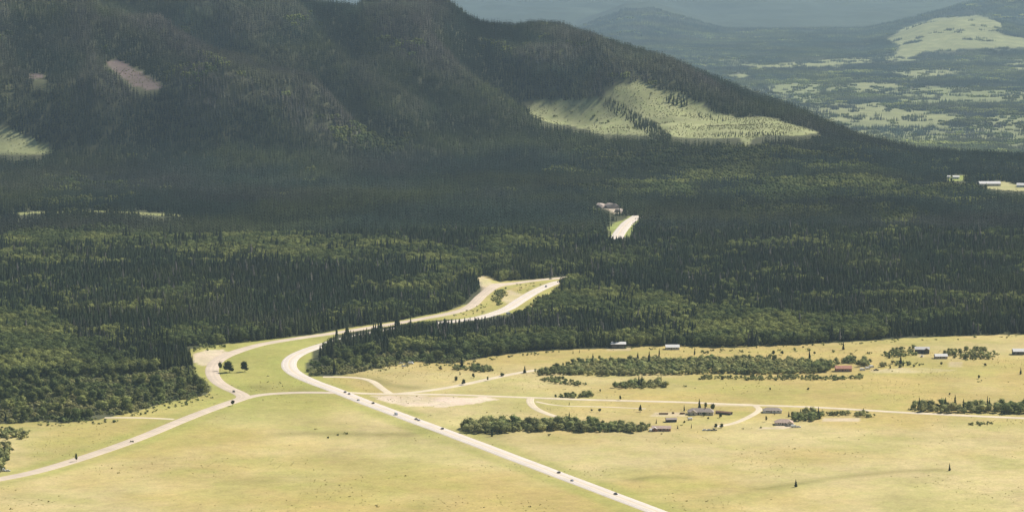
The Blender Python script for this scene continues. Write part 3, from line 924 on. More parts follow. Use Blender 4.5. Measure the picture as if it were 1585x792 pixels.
# thickets standing in the meadow: polygon of plant bases, spacing, kind mix, height range, region id
THICKETS = [
    ([(826, 582), (840, 573), (870, 566), (900, 562), (960, 560), (1080, 558), (1150, 556), (1255, 561), (1290, 578), (1230, 579), (1100, 579), (1000, 580), (930, 581), (880, 579)], 5.6, (0.012, 0.16, 0.828), (5, 8.5), 3),
    ([(828, 586), (850, 584), (880, 587), (908, 595), (895, 598), (860, 594)], 5.0, (0, 0, 1), (3, 5), 3),
    ([(1075, 583), (1200, 583), (1340, 584), (1335, 588), (1150, 588), (1090, 587)], 5.2, (0, 0.1, 0.9), (3, 5), 3),
    ([(945, 601), (965, 593), (1030, 592), (1036, 600), (1000, 602)], 5.0, (0.03, 0.1, 0.87), (4, 8), 4),
    ([(863, 617), (872, 612), (888, 611), (893, 617)], 4.5, (0, 0.2, 0.8), (4, 6), 5),
    ([(899, 615), (903, 611), (918, 611), (921, 615)], 4.0, (0, 0.0, 1), (5, 7), 5),
    ([(714, 667), (716, 659), (760, 657), (860, 657), (960, 662), (992, 664), (992, 668), (900, 668), (800, 668), (760, 672), (735, 671)], 4.8, (0.02, 0.5, 0.48), (6, 11), 6),
    ([(1262, 573), (1268, 562), (1310, 558), (1345, 560), (1352, 566), (1330, 567), (1320, 562), (1295, 563), (1290, 573)], 5.5, (0.08, 0.3, 0.62), (5, 9), 7),
    ([(1352, 569), (1375, 562), (1420, 562), (1435, 566), (1400, 569)], 7.0, (0.05, 0.05, 0.9), (3, 6), 7),
    ([(1360, 549), (1395, 542), (1420, 540), (1416, 551), (1375, 556)], 6.4, (0.05, 0.1, 0.85), (3, 6), 7),
    ([(1466, 552), (1480, 541), (1515, 540), (1545, 548), (1540, 556), (1490, 558)], 7.0, (0.02, 0.1, 0.88), (3, 7), 8),
    ([(1400, 634), (1412, 628), (1450, 630), (1500, 632), (1600, 630), (1700, 632), (1700, 642), (1560, 640), (1480, 638), (1410, 637)], 5.5, (0.06, 0.5, 0.44), (5, 11), 9),
    ([(1224, 652), (1226, 643), (1240, 640), (1275, 639), (1278, 646), (1250, 652)], 5.5, (0.05, 0.35, 0.6), (5, 8.5), 10),
    ([(1282, 642), (1300, 639), (1345, 641), (1360, 645), (1350, 647), (1290, 644)], 5.5, (0.05, 0.15, 0.8), (3, 6), 10),
    ([(1495, 656), (1530, 655), (1550, 656), (1530, 658), (1500, 658)], 4.5, (0, 0, 1), (2.5, 4), 10),
    ([(-300, 680), (0, 680), (30, 679), (45, 676), (40, 669), (0, 666), (-300, 662)], 5.5, (0, 0.05, 0.95), (4, 6), 0),
    ([(-300, 742), (-40, 742), (-8, 740), (8, 722), (18, 700), (10, 692), (-20, 690), (-300, 690)], 5.5, (0, 0.25, 0.75), (4, 8), 0),
    ([(1040, 546), (1090, 543), (1250, 541), (1250, 545), (1100, 548)], 14.0, (0.1, 0, 0.9), (2, 4.5), 3),
    ([(1250, 545), (1340, 541), (1500, 545), (1500, 550), (1340, 550)], 24.0, (0.1, 0, 0.9), (2, 4), 7),
    ([(726, 573), (735, 569), (752, 569), (760, 573), (745, 575)], 4.5, (0, 0, 1), (4.5, 7), 1),
    ([(700, 572), (705, 566), (722, 566), (728, 573)], 5.0, (0, 0, 1), (3, 5), 1),
    ([(444, 590), (424, 597), (440, 603), (452, 594)], 14.0, (0, 0, 1), (1, 1.8), 1),
    ([(330, 540), (290, 546), (300, 536), (360, 534)], 9.0, (0, 0.1, 0.9), (2.5, 5), 0),
    ([(760, 462), (770, 450), (782, 446), (782, 458), (768, 474)], 6.0, (0, 0, 1), (3, 5), 1),
    ([(1030, 160), (1036, 149), (1056, 153), (1070, 162), (1052, 168)], 8.0, (1, 0, 0), (12, 16), 20),
    ([(928, 150), (950, 156), (1004, 188), (1042, 216), (1012, 216), (978, 194), (930, 166)], 8.0, (1, 0, 0), (8, 13), 21),
    ([(1080, 176), (1120, 184), (1160, 182), (1160, 187), (1110, 190), (1080, 182)], 12.0, (1, 0, 0), (5, 9), 21),
    ([(1100, 207), (1180, 205), (1240, 208), (1180, 212), (1100, 213)], 10.0, (1, 0, 0), (5, 8), 21),
    ([(850, 176), (900, 172), (950, 186), (1000, 204), (940, 200), (870, 188)], 26.0, (0.5, 0, 0.5), (4, 7), 21),
    ([(50, 653), (160, 647), (255, 625), (326, 610), (334, 616), (262, 634), (165, 656), (60, 660)], 7.5, (0, 0.03, 0.97), (1.2, 3.2), 0),
    ([(476, 581), (600, 566), (700, 561), (860, 541), (866, 545), (700, 567), (600, 572), (480, 586)], 8.0, (0, 0.03, 0.97), (1.0, 3.0), 1),
    ([(870, 541), (940, 538), (1000, 535), (1250, 533), (1585, 518), (1585, 521), (1250, 537), (940, 542)], 11.0, (0.02, 0.03, 0.95), (1.0, 3.0), 2),
    ([(330, 574), (400, 578), (470, 582), (460, 600), (400, 604), (350, 596)], 22.0, (0, 0.0, 1), (0.7, 1.6), 1),
    ([(690, 484), (735, 470), (752, 470), (745, 486), (700, 490)], 7.0, (0, 0, 1), (0.8, 2.4), 1),
    ([(800, 441), (850, 436), (840, 444), (800, 456)], 9.0, (0, 0, 1), (0.8, 2.0), 1),
    ([(820, 472), (850, 456), (872, 444), (872, 470), (850, 478)], 8.0, (0.1, 0.3, 0.6), (2, 6), 1),
    ([(548, 674), (510, 675), (512, 670), (550, 670)], 16.0, (0, 0, 1), (1.5, 3), 6),
    ([(1180, 664), (1150, 664), (1152, 661), (1180, 661)], 8.0, (0, 0, 1), (1.5, 3), 10),
    ([(1010, 655), (1030, 650), (1080, 655), (1100, 650), (1060, 660)], 14.0, (0.1, 0.1, 0.8), (2, 4), 6),
    ([(1000, 664), (985, 667), (985, 658), (1000, 660)], 4.5, (0, 0.4, 0.6), (5, 8), 6),
    ([(1330, 596), (1360, 598), (1360, 602), (1330, 601)], 30.0, (0, 0, 1), (1.5, 3), 10),
    ([(1505, 588), (1560, 590), (1560, 594), (1505, 592)], 16.0, (0, 0, 1), (1.5, 3), 8),
    ([(1040, 594), (1075, 596), (1075, 601), (1040, 600)], 16.0, (0, 0, 1), (2, 3.5), 4),
    ([(1150, 600), (1260, 600), (1260, 603), (1150, 603)], 34.0, (0, 0, 1), (1.5, 3), 4),
]
for poly, sp, mix, (h0, h1), reg in THICKETS:
    W = unproject([(min(max(a, -300), 1750), b) for a, b in poly])
    lo = W[:, :2].min(0) - 30; hi = W[:, :2].max(0) + 30
    gx, gy = np.meshgrid(np.arange(lo[0], hi[0], sp), np.arange(lo[1], hi[1], sp))
    gx = gx.ravel() + rng.uniform(-.5, .5, gx.size) * sp; gy = gy.ravel() + rng.uniform(-.5, .5, gy.size) * sp
    gz = terrain(gx, gy); qx, qy = project(gx, gy, gz)
    w2 = fbm(gx, gy, 35, 81, 2) - 0.5
    m = inpoly(qx + w2 * 12, qy + w2 * 3, poly) & (dist_to_lines(gx, gy, list(ROADLINES.values()), 30) > 8)
    if reg < 20 and sp >= 6.5: m &= fbm(gx, gy, 26, 83, 2) + rng.normal(0, 0.12, len(gx)) > 0.26
    gx, gy, gz = gx[m], gy[m], gz[m]; n = len(gx)
    if not n: continue
    kd = rng.choice(3, n, p=mix)
    hh = rng.uniform(h0 * 0.5, h1, n) * np.where(kd == 0, 1.5, 1.0)
    if reg >= 20: hh = rng.uniform(h0, h1, n)
    lt = np.clip(fbm(gx, gy, 40, 82, 3) + rng.normal(0, 0.15, n), 0, 1)[:, None]
    tt = np.where((kd == 0)[:, None], CON_OLIVE * 0.9, (BRD_DARK * (1 - lt) + BRD_OLIVE * lt) * 1.9) * rng.uniform(0.6, 1.5, n)[:, None]
    add_near(gx, gy, gz, hh, kd, tt, np.where(kd == 0, rng.integers(0, 5, n), np.where(kd == 1, rng.integers(0, 4, n), rng.integers(0, 3, n))), rng.uniform(0.9, 1.3, n), np.full(n, reg))

for k in near: near[k] = np.concatenate(near[k])

# ------------------------------------------------------------------ individual plants: the ones that show largest
KIND = {0: ('conifer', 'conifer_tree', 'conifer'), 1: ('broadleaf', 'broadleaf_tree', 'tree'), 2: ('shrub', 'shrub', 'shrub')}
meshes = {}
for i, (c, t) in enumerate(conifer_variants):
    meshes[(0, i)] = (mesh_np('conifer_crown', *c[:2], M['needles'], c[2]), mesh_np('conifer_trunk', *t[:2], M['bark']))
for i, (c, t) in enumerate(broad_variants):
    meshes[(1, i)] = (mesh_np('broadleaf_crown', *c[:2], M['leaves'], c[2]), mesh_np('broadleaf_trunk', *t[:2], M['bark']))
for i, s in enumerate(shrub_variants):
    meshes[(2, i)] = (mesh_np('shrub_crown', *s[:2], M['leaves'], s[2]), None)

def plant(kind, idx, loc, h, wide, rot, tcol, label, group=None, cat=None, name=None):
    crown, trunk = meshes[(kind, idx)]
    nm = name or KIND[kind][1]
    props = dict(label=label, category=cat or KIND[kind][2])
    if group: props['group'] = group
    if trunk is None:
        o = link(nm, crown, None, loc, rot, **props); o.scale = (h * wide, h * wide, h); o['tcol'] = [float(v) for v in tcol]
        return o
    r = link(nm, None, None, loc, rot, **props)
    r.scale = (h * wide, h * wide, h)
    c = link('crown', crown, r); c['tcol'] = [float(v) for v in tcol]
    link('trunk', trunk, r)
    return r

REG_LABEL = {  # region -> [(up to photo x, place)]
    0: [(60, 'in the wood by the left photo edge'), (160, 'at the left wood edge above the spur track'), (240, 'behind the pale spur track at the left wood edge'),
        (290, 'in the left wood edge below the gravel road loop'), (9999, 'at the wood tip beside the gravel road loop')],
    1: [(520, 'at the left tip of the stand beside the highway curve'), (580, 'in the left part of the stand below the highway'), (640, 'in the stand above the parked white vehicles'),
        (720, 'in the stand above the oval bush'), (800, 'in the right part of the stand below the highway bend'), (9999, 'at the right end of the stand below the highway bend')],
    2: [(1000, 'at the forest edge by the two white roofed farmhouses'), (1200, 'at the forest edge above the long thicket'), (1400, 'at the forest edge above the red building'), (9999, 'at the forest edge far right')],
    3: [(900, 'at the left end of the long thicket'), (990, 'in the left half of the long upper thicket'), (1100, 'in the middle of the long upper thicket'),
        (1200, 'in the right half of the long upper thicket'), (9999, 'at the right end of the long upper thicket')],
    4: [(985, 'in the left half of the small oval thicket'), (9999, 'in the right half of the small oval thicket')],
    5: [(896, 'in the left bush of the pair by the ranch road'), (9999, 'in the right bush of the pair by the ranch road')],
    6: [(750, 'at the left end of the hedge row'), (800, 'in the left part of the hedge row'), (850, 'left of the middle of the hedge row'),
        (900, 'right of the middle of the hedge row'), (950, 'in the right part of the hedge row'), (9999, 'at the right end of the hedge row')],
    7: [(1300, 'left of and behind the red roofed building'), (9999, 'right of the red roofed building')],
    8: [(9999, 'between the two white roofed houses at the far right')],
    9: [(1460, 'at the left end of the row beside the ranch road'), (1520, 'in the middle of the row beside the ranch road'), (9999, 'at the right end of the row beside the ranch road')],
    10: [(1280, 'beside the house with pinkish brown hip roof'), (9999, 'in the low bushes right of the pinkish brown hip roof')],
    20: [(9999, 'in the clump left standing inside the logged clearing')], 21: [(9999, 'in the tree bands inside the logged clearing')]}
def region_place(reg, x_):
    for lim, txt in REG_LABEL[reg]:
        if x_ < lim: return txt
ADJ = {0: 'conifer', 1: 'leafy tree', 2: 'shrub'}
SIZES = {0: (13.5, 17.0, ('short', 'medium', 'tall')), 1: (8.5, 11.0, ('small', 'medium', 'large')), 2: (4.6, 6.0, ('small', 'medium', 'large'))}
def describe(kd, h_, t_, reg, x_):
    a, b, w = SIZES[kd]; size_w = w[0] if h_ < a else (w[1] if h_ < b else w[2])
    lum = float(np.sum(t_)); lo, hi = {0: (0.075, 0.115), 1: (0.24, 0.36), 2: (0.26, 0.38)}[kd]
    tone = ('dark', 'green', 'pale')[0 if lum < lo else (1 if lum < hi else 2)]
    return '%s %s %s %s' % (size_w, tone, ADJ[kd], region_place(reg, x_))
GRP = {0: 'conifers', 1: 'broadleaf trees', 2: 'shrubs'}
single = np.zeros(len(near['x']), bool)
qx, qy = project(near['x'], near['y'], near['z'])
size = near['h'] * F_PX / near['y']
inview = (qx > 2) & (qx < 1583) & (qy < 790)
for kd, cap in ((0, 225), (1, 240), (2, 255)):
    cand = np.where((near['kind'] == kd) & inview)[0]
    # front rows show whole: score by apparent size and by nearness
    score = size[cand] * (3000.0 / near['y'][cand]) ** 3
    pick = cand[np.argsort(-score)[:cap]]
    single[pick] = True
    for i in pick:
        reg = int(near['reg'][i])
        plant(kd, int(near['idx'][i]), (near['x'][i], near['y'][i], near['z'][i] - 0.1), float(near['h'][i]), float(near['sh'][i]),
              random.uniform(0, 6.28), near['t'][i], describe(kd, near['h'][i], near['t'][i], reg, qx[i]), GRP[kd] + ' ' + region_place(reg, qx[i]))

for kd, setname, nm, lab in ((0, 'conifer_source', 'conifer_forest', 'dense dark conifers covering the valley behind the meadow'),
                             (1, 'broadleaf_source', 'broadleaf_woodland', 'lighter green broadleaf trees mixed through the valley forest'),
                             (2, 'shrub_source', 'shrub_cover', 'olive shrubs filling wood edges and meadow thickets')):
    m = (near['kind'] == kd) & ~single
    n = m.sum()
    P = np.stack([near['x'][m], near['y'][m], near['z'][m] - 0.2], 1)
    S = np.stack([near['h'][m] * near['sh'][m]] * 2 + [near['h'][m]], 1)
    ROT = np.stack([rng.normal(0, 0.02, n), rng.normal(0, 0.02, n), rng.uniform(0, 6.28, n)], 1)
    scatter_object(nm, setname, P, S, ROT, near['t'][m], near['idx'][m], kind='stuff', label=lab, category='forest' if kd < 2 else 'shrubs')

# ------------------------------------------------------------------ hill forests, grove by grove
def hills(y0, y1, sp, grow):
    x, y = jitter_grid(y0, y1, 0.215, sp)
    z = terrain(x, y)
    px, py = project(x, y, z)
    h = 17.0 * grow
    r = sp * 0.42 * F_PX / y
    bad = blocked(x, y, z, np.full(x.shape, h * 0.8), 1.0)
    for dx in (-1, 1):
        for poly in OPEN[1:]: bad |= inpoly(px + dx * r, py, poly)
    # clumps of trees left or regrown inside the far clearings
    island = fbm(x, y * 0.8, 170, 103, 4, 0.65)
    big = inpoly(px, py, PALE[3][0])
    bad &= ~((y > 7600) & ~big & (rng.random(len(x)) < 0.07))
    bad &= ~((y > 7600) & (island > np.where(big, 0.73, 0.575)) & (rng.random(len(x)) < 0.75))
    bad |= (far_field(x, y, px, py) > 0.5) & (rng.random(len(x)) < 0.75)
    ok = ~bad & (py > -60)
    ok &= (py < 1000)
    x, y, z, px, py = (a[ok] for a in (x, y, z, px, py))
    la = area_val(px, py, LIGHT_AREAS)
    ba = area_val(px, py, BROWN_AREAS)
    nz = fbm(x, y, 260, 91, 4, 0.6); nz2 = fbm(x, y, 70, 92, 3, 0.6)
    hill = sstep(30, 90, z)
    b = (nz * 0.55 + nz2 * 0.45 + la * 0.36 - hill * 0.06 + rng.normal(0, 0.035, len(x))) > 0.655
    n = len(x)
    # dry brown timber on spurs; relief shading painted in, spurs lighter, gullies darker
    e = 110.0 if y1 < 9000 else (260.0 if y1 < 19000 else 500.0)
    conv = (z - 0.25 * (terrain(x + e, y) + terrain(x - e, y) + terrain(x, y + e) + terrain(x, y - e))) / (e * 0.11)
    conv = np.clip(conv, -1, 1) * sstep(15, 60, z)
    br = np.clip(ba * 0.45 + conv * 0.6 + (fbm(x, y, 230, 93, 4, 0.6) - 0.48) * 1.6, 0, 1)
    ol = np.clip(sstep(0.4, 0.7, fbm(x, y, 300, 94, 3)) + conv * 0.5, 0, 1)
    tc = CON_BLUE * (1 - ol)[:, None] + CON_OLIVE * ol[:, None]
    tc = tc * (1 - br)[:, None] + CON_BROWN * br[:, None]
    lt = np.clip(sstep(0.35, 0.7, fbm(x, y, 90, 95, 3)) + rng.normal(0, 0.15, n), 0, 1)
    tb = (BRD_DARK * (1 - lt)[:, None] + BRD_LIGHT * lt[:, None])
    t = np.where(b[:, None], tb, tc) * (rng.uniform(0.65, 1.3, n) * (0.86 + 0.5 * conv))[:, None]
    t = t * (0.50 + 1.0 * fbm(x, y, 85, 98, 3, 0.7))[:, None]
    t = t * (0.72 + 0.6 * sstep(0.3, 0.7, fbm(x, y, 420, 99, 3)))[:, None]
    t = t * (1 + 0.75 * sstep(8000, 9500, y))[:, None]      # far valley trees tinted lighter, sunlight painted into their colour
    return x, y, z, b, t

for (y0, y1, sp, grow, tag_) in ((4250, 8400, 14.5, 1.0, 'near'), (8400, 18800, 23.0, 1.2, 'far'), (18800, 21500, 46.0, 2.0, 'remote')):
    x, y, z, b, t = hills(y0, y1, sp, grow)
    for kd, setname, nv in ((0, 'grove_source', 7), (1, 'aspen_grove_source', 4)):
        m = b == bool(kd); n = m.sum()
        if not n: continue
        k = sp / 14.5
        P = np.stack([x[m], y[m], z[m]], 1)
        sv = rng.uniform(0.62, 1.1, n) * (1.0 if k == 1 else 0.85 + (k - 1) * 0.1)
        S = np.stack([np.full(n, 1.0 * k), np.full(n, 1.0 * k), sv], 1)
        ROT = np.stack([np.zeros(n), np.zeros(n), rng.uniform(0, 6.28, n)], 1)
        lab = {('near', 0): 'dark conifer forest covering the big hill', ('near', 1): 'paler aspen patches among the forest on the big hill',
               ('far', 0): 'hazy conifer forest in the far valley', ('far', 1): 'hazy pale broadleaf patches in the far valley',
               ('remote', 0): 'blue hazy forest on the most distant ranges', ('remote', 1): 'blue hazy broadleaf patches on the most distant ranges'}[(tag_, kd)]
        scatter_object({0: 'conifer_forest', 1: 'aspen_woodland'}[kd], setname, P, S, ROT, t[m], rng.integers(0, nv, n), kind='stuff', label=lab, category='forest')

# saplings and stumps regrowing on the logged clearings
cx_, cy_ = jitter_grid(5200, 6900, 0.215, 6.5)
cz_ = terrain(cx_, cy_); qx, qy = project(cx_, cy_, cz_)
m = np.zeros(len(cx_), bool)
for p, k in PALE:
    if k in ('cut', 'scree'): m |= inpoly(qx, qy, p)
m &= (fbm(cx_, cy_, 60, 97, 3) + rng.normal(0, 0.12, len(cx_))) > 0.50
n = m.sum()
scatter_object('sapling_cover', 'shrub_source', np.stack([cx_[m], cy_[m], cz_[m] - 0.1], 1), np.repeat(rng.uniform(1.2, 3.4, n)[:, None], 3, 1) * np.array([[0.6, 0.6, 1.0]]),
               np.stack([np.zeros(n), np.zeros(n), rng.uniform(0, 6.28, n)], 1), (BRD_OLIVE * 1.15)[None] * rng.uniform(0.6, 1.5, n)[:, None], rng.integers(0, 3, n),
               kind='stuff', label='scrub regrowing over the pale logged clearings', category='scrub')

# coarse tussocks and low scrub through the meadow
tx, ty = jitter_grid(2200, 3150, 0.19, 7.5)
tz = terrain(tx, ty); qx2, qy2 = project(tx, ty, tz)
tm = inpoly(qx2, qy2, MEADOW) & (dist_to_lines(tx, ty, list(ROADLINES.values()), 30) > 9)
tm &= (fbm(tx, ty, 75, 111, 4, 0.65) + rng.normal(0, 0.09, len(tx))) > 0.64
n = tm.sum()
th = rng.uniform(0.3, 0.8, n) * np.where(rng.random(n) < 0.03, 1.8, 1.0)
scatter_object('tussock_grass', 'shrub_source', np.stack([tx[tm], ty[tm], tz[tm] - 0.05], 1), np.stack([th * 1.3, th * 1.3, th], 1),
               np.stack([np.zeros(n), np.zeros(n), rng.uniform(0, 6.28, n)], 1), np.array((0.40, 0.34, 0.13))[None] * rng.uniform(0.7, 1.3, n)[:, None], rng.integers(0, 3, n),
               kind='stuff', label='coarse tussocks scattered through the straw coloured meadow', category='grass')

# ------------------------------------------------------------------ trees that stand alone
def lone(kind, px, py, hpx, label, tcol=None, wide=1.0, idx=None, cat=None, name=None):
    p = spot(px, py); h = hpx * p[1] / F_PX
    if tcol is None: tcol = (CON_DARK * 1.2 if kind == 0 else BRD_DARK * 0.8)
    idx = random.randrange({0: 5, 1: 4, 2: 3}[kind]) if idx is None else idx
    return plant(kind, idx, (p[0], p[1], p[2] - 0.05), h, wide, random.uniform(0, 6.28), np.asarray(tcol), label, None, cat, name)
K0, K1, K2 = CON_DARK * 1.1, BRD_DARK, BRD_OLIVE
LONE = [
    (0, 1232, 753, 13, 'left of the two small dark trees alone in the open lower right meadow', K0, 1.5),
    (0, 1470, 728, 13, 'right of the two small dark trees alone in the open lower right meadow', K0, 1.4),
    (1, 360, 628, 10, 'small round dark tree at the near edge of the pale road junction', K1 * 0.5, 0.9),
    (1, 118, 714, 14, 'thin tree standing on the far verge of the lower left road', K1 * 0.8, 0.5),
    (0, 715, 570, 22, 'tall dark conifer beside the round bush below the stand of wood', K0, 1.2),
    (1, 706, 590, 9, 'rounder of two dark bushy trees just above the field track', K1 * 0.5, 1.0),
    (1, 717, 595, 9, 'small dark tree touching the near side of the field track', K1 * 0.55, 0.9),
    (0, 712, 580, 6, 'tiny conifer above the two bushy trees by the field track', K0, 1.3),
    (1, 733, 584, 7, 'small round tree between the field track and the oval bush', K1 * 0.7, 0.9),
    (1, 755, 589, 8, 'thin pale tree right against the middle of the field track', K1 * 0.9, 0.6),
    (2, 777, 582, 7, 'broad bush sitting on the field track', K1 * 0.9, 1.1),
    (0, 812, 577, 12, 'conifer at the end of the field track left of the thicket', K0 * 1.2, 1.7),
    (0, 910, 558, 9, 'smaller of two conifers poking above the left end of the long thicket', K0, 1.0),
    (0, 918, 559, 13, 'larger of two conifers poking above the left end of the long thicket', K0, 1.4),
    (1, 928, 558, 9, 'yellowish tree behind the thicket beside two conifers', BRD_LIGHT, 0.7),
    (0, 987, 555, 11, 'short dark conifer behind the middle of the long thicket', K0, 1.6),
    (0, 1004, 566, 24, 'tallest broad dark conifer standing inside the long thicket', K0, 1.3),
    (0, 1020, 556, 18, 'slender tall conifer behind the long thicket', K0, 0.9),
    (0, 1075, 550, 14, 'conifer alone in grass between thicket and white roofed house', K0 * 1.3, 1.0),
    (0, 1023, 592, 13, 'pointed conifer on the right end of the small oval thicket', K0, 1.0),
    (0, 991, 637, 12, 'dark pyramid shaped conifer alone left of the ranch buildings', K0, 2.2),
    (1, 960, 619, 8, 'small dark tree by the ranch road right of the pair of bushes', K1 * 0.7, 0.7),
    (1, 929, 606, 5, 'tiny round tree above the right bush of the pair', K1 * 0.7, 0.9),
    (1, 860, 615, 6, 'tiny tree at the left end of the pair of bushes', K1 * 0.7, 0.9),
    (0, 881, 627, 6, 'tiny conifer just below the pair of bushes', K1 * 0.7, 1.2),
    (1, 916, 637, 5, 'left of two tiny trees under the narrow track', K1 * 0.7, 1.0),
    (1, 928, 638, 7, 'right of two tiny trees under the narrow track', K1 * 0.7, 1.0),
    (0, 1059, 636, 11, 'slim conifer at the left gable of the grey ranch house', K0, 1.0),
    (0, 1083, 632, 16, 'tall conifer behind the middle of the grey ranch house', K0 * 1.3, 1.3),
    (1, 1092, 631, 9, 'pale leafy tree behind the right wing of the ranch house', BRD_LIGHT, 0.7),
    (1, 1103, 637, 14, 'leafy tree at the right gable of the grey ranch house', K1, 0.7),
    (1, 1115, 646, 7, 'bushy tree below the long brown shed', K1 * 0.7, 0.9),
    (1, 1090, 644, 7, 'left of two small bushes before the ranch house', K1 * 0.7, 0.9),
    (1, 1096, 650, 6, 'lower small bush before the ranch house', K1, 0.8),
    (0, 1049, 663, 7, 'dark little conifer right of the long pink roofed house', K0 * 1.3, 1.6),
    (0, 1070, 663, 9, 'thin little conifer alone below the white tank', K0 * 1.6, 0.9),
    (1, 1108, 662, 8, 'left half of the dark bushy pair at the end of the cottage drive', K1 * 0.6, 1.0),
    (1, 1117, 662, 8, 'right half of the dark bushy pair at the end of the cottage drive', K1 * 0.6, 1.1),
    (1, 1186, 652, 9, 'loose olive tree left of the pink hip roofed house', K2, 0.7),
    (0, 1221, 645, 10, 'dark conifer behind the pink hip roofed house', K0, 1.6),
    (0, 1336, 639, 9, 'conifer in the low bushes right of the pink hip roofed house', K0, 1.2),
    (0, 1253, 560, 22, 'slender dark conifer left of the bushes round the red building', K0, 1.1),
    (0, 1305, 541, 13, 'dark conifer alone against the forest edge above the red building', K0, 1.3),
    (0, 1394, 565, 19, 'dark narrow conifer right of the white trailers', K0, 1.2),
    (1, 1261, 549, 6, 'round tree beside the slender conifer', K1 * 0.7, 1.0),
    (1, 1197, 549, 8, 'left of two small round trees in the upper meadow', K1 * 0.6, 1.0),
    (1, 1211, 549, 7, 'right of two small round trees in the upper meadow', K1 * 0.7, 1.1),
    (0, 1155, 576, 17, 'tall conifer standing in the right half of the long thicket', K0, 1.2),
    (0, 1201, 576, 12, 'shorter conifer in the right part of the long thicket', K0 * 1.1, 1.2),
    (1, 1378, 571, 6, 'small brown green tree on bare soil right of the trailers', K2 * 0.8, 0.8),
    (1, 1457, 566, 7, 'leaning small tree below the pinkish roofed house', K2 * 0.7, 0.8),
    (0, 1580, 579, 11, 'small conifer at the right edge of the upper meadow', K0 * 1.3, 1.4),
    (1, 1515, 586, 7, 'small dark round tree left of a low scrub line', K1 * 0.6, 0.9),
    (1, 1525, 566, 5, 'small round bushy tree below the bushes at right', K1 * 0.6, 1.3),
    (1, 1192, 604, 5, 'small round shrub like tree on the open slope above the ranch road', K1 * 0.7, 1.0),
    (1, 1251, 604, 5, 'dark round little tree on the open slope left of the pink house', K1 * 0.6, 1.2),
    (1, 341, 574, 16, 'pale loose tree at left of the trio inside the road loop', K1, 0.55),
    (1, 355, 576, 18, 'largest dark round tree of the trio inside the road loop', K1 * 0.45, 1.15),
    (1, 379, 575, 17, 'right hand dark egg shaped tree inside the road loop', K1 * 0.5, 0.85),
    (0, 762, 675, 17, 'dark conifer standing out at the front of the hedge row', K0, 1.0),
    (2, 681, 572, 7, 'rusty bush alone in the meadow below the stand of wood', (0.13, 0.10, 0.05), 0.8),
    (2, 204, 684, 4, 'low dark shrub on the near verge of the lower road', K1 * 0.6, 1.3),
    (2, 508, 678, 4, 'low shrub at the left of the scrub in the near field', K1, 1.0),
    (2, 850, 674, 5, 'small shrub alone just below the hedge row', K2, 0.8),
    (1, 1470, 612, 5, 'tiny tree alone above the row by the ranch road', K1, 0.9),
    (2, 1085, 587, 5, 'dark low bush under the long thicket', K1 * 0.7, 1.4),
    (1, 498, 580, 6, 'tiny dark tree at the tip of the stand beside the highway', K1 * 0.5, 0.7),
    (0, 887, 547, 6, 'left of two tiny trees under the forest edge', K2, 1.3),
    (0, 897, 546, 6, 'right of two tiny trees under the forest edge', K2, 1.3),
    (0, 848, 466, 14, 'left conifer of the pair beside the highway bend', K0, 1.3),
    (0, 856, 466, 13, 'right conifer of the pair beside the highway bend', K0 * 1.2, 1.3),
]
for kd, a, b, hp, lab, tcn, wd in LONE:
    lone(kd, a, b, hp, lab, tcn, wd)

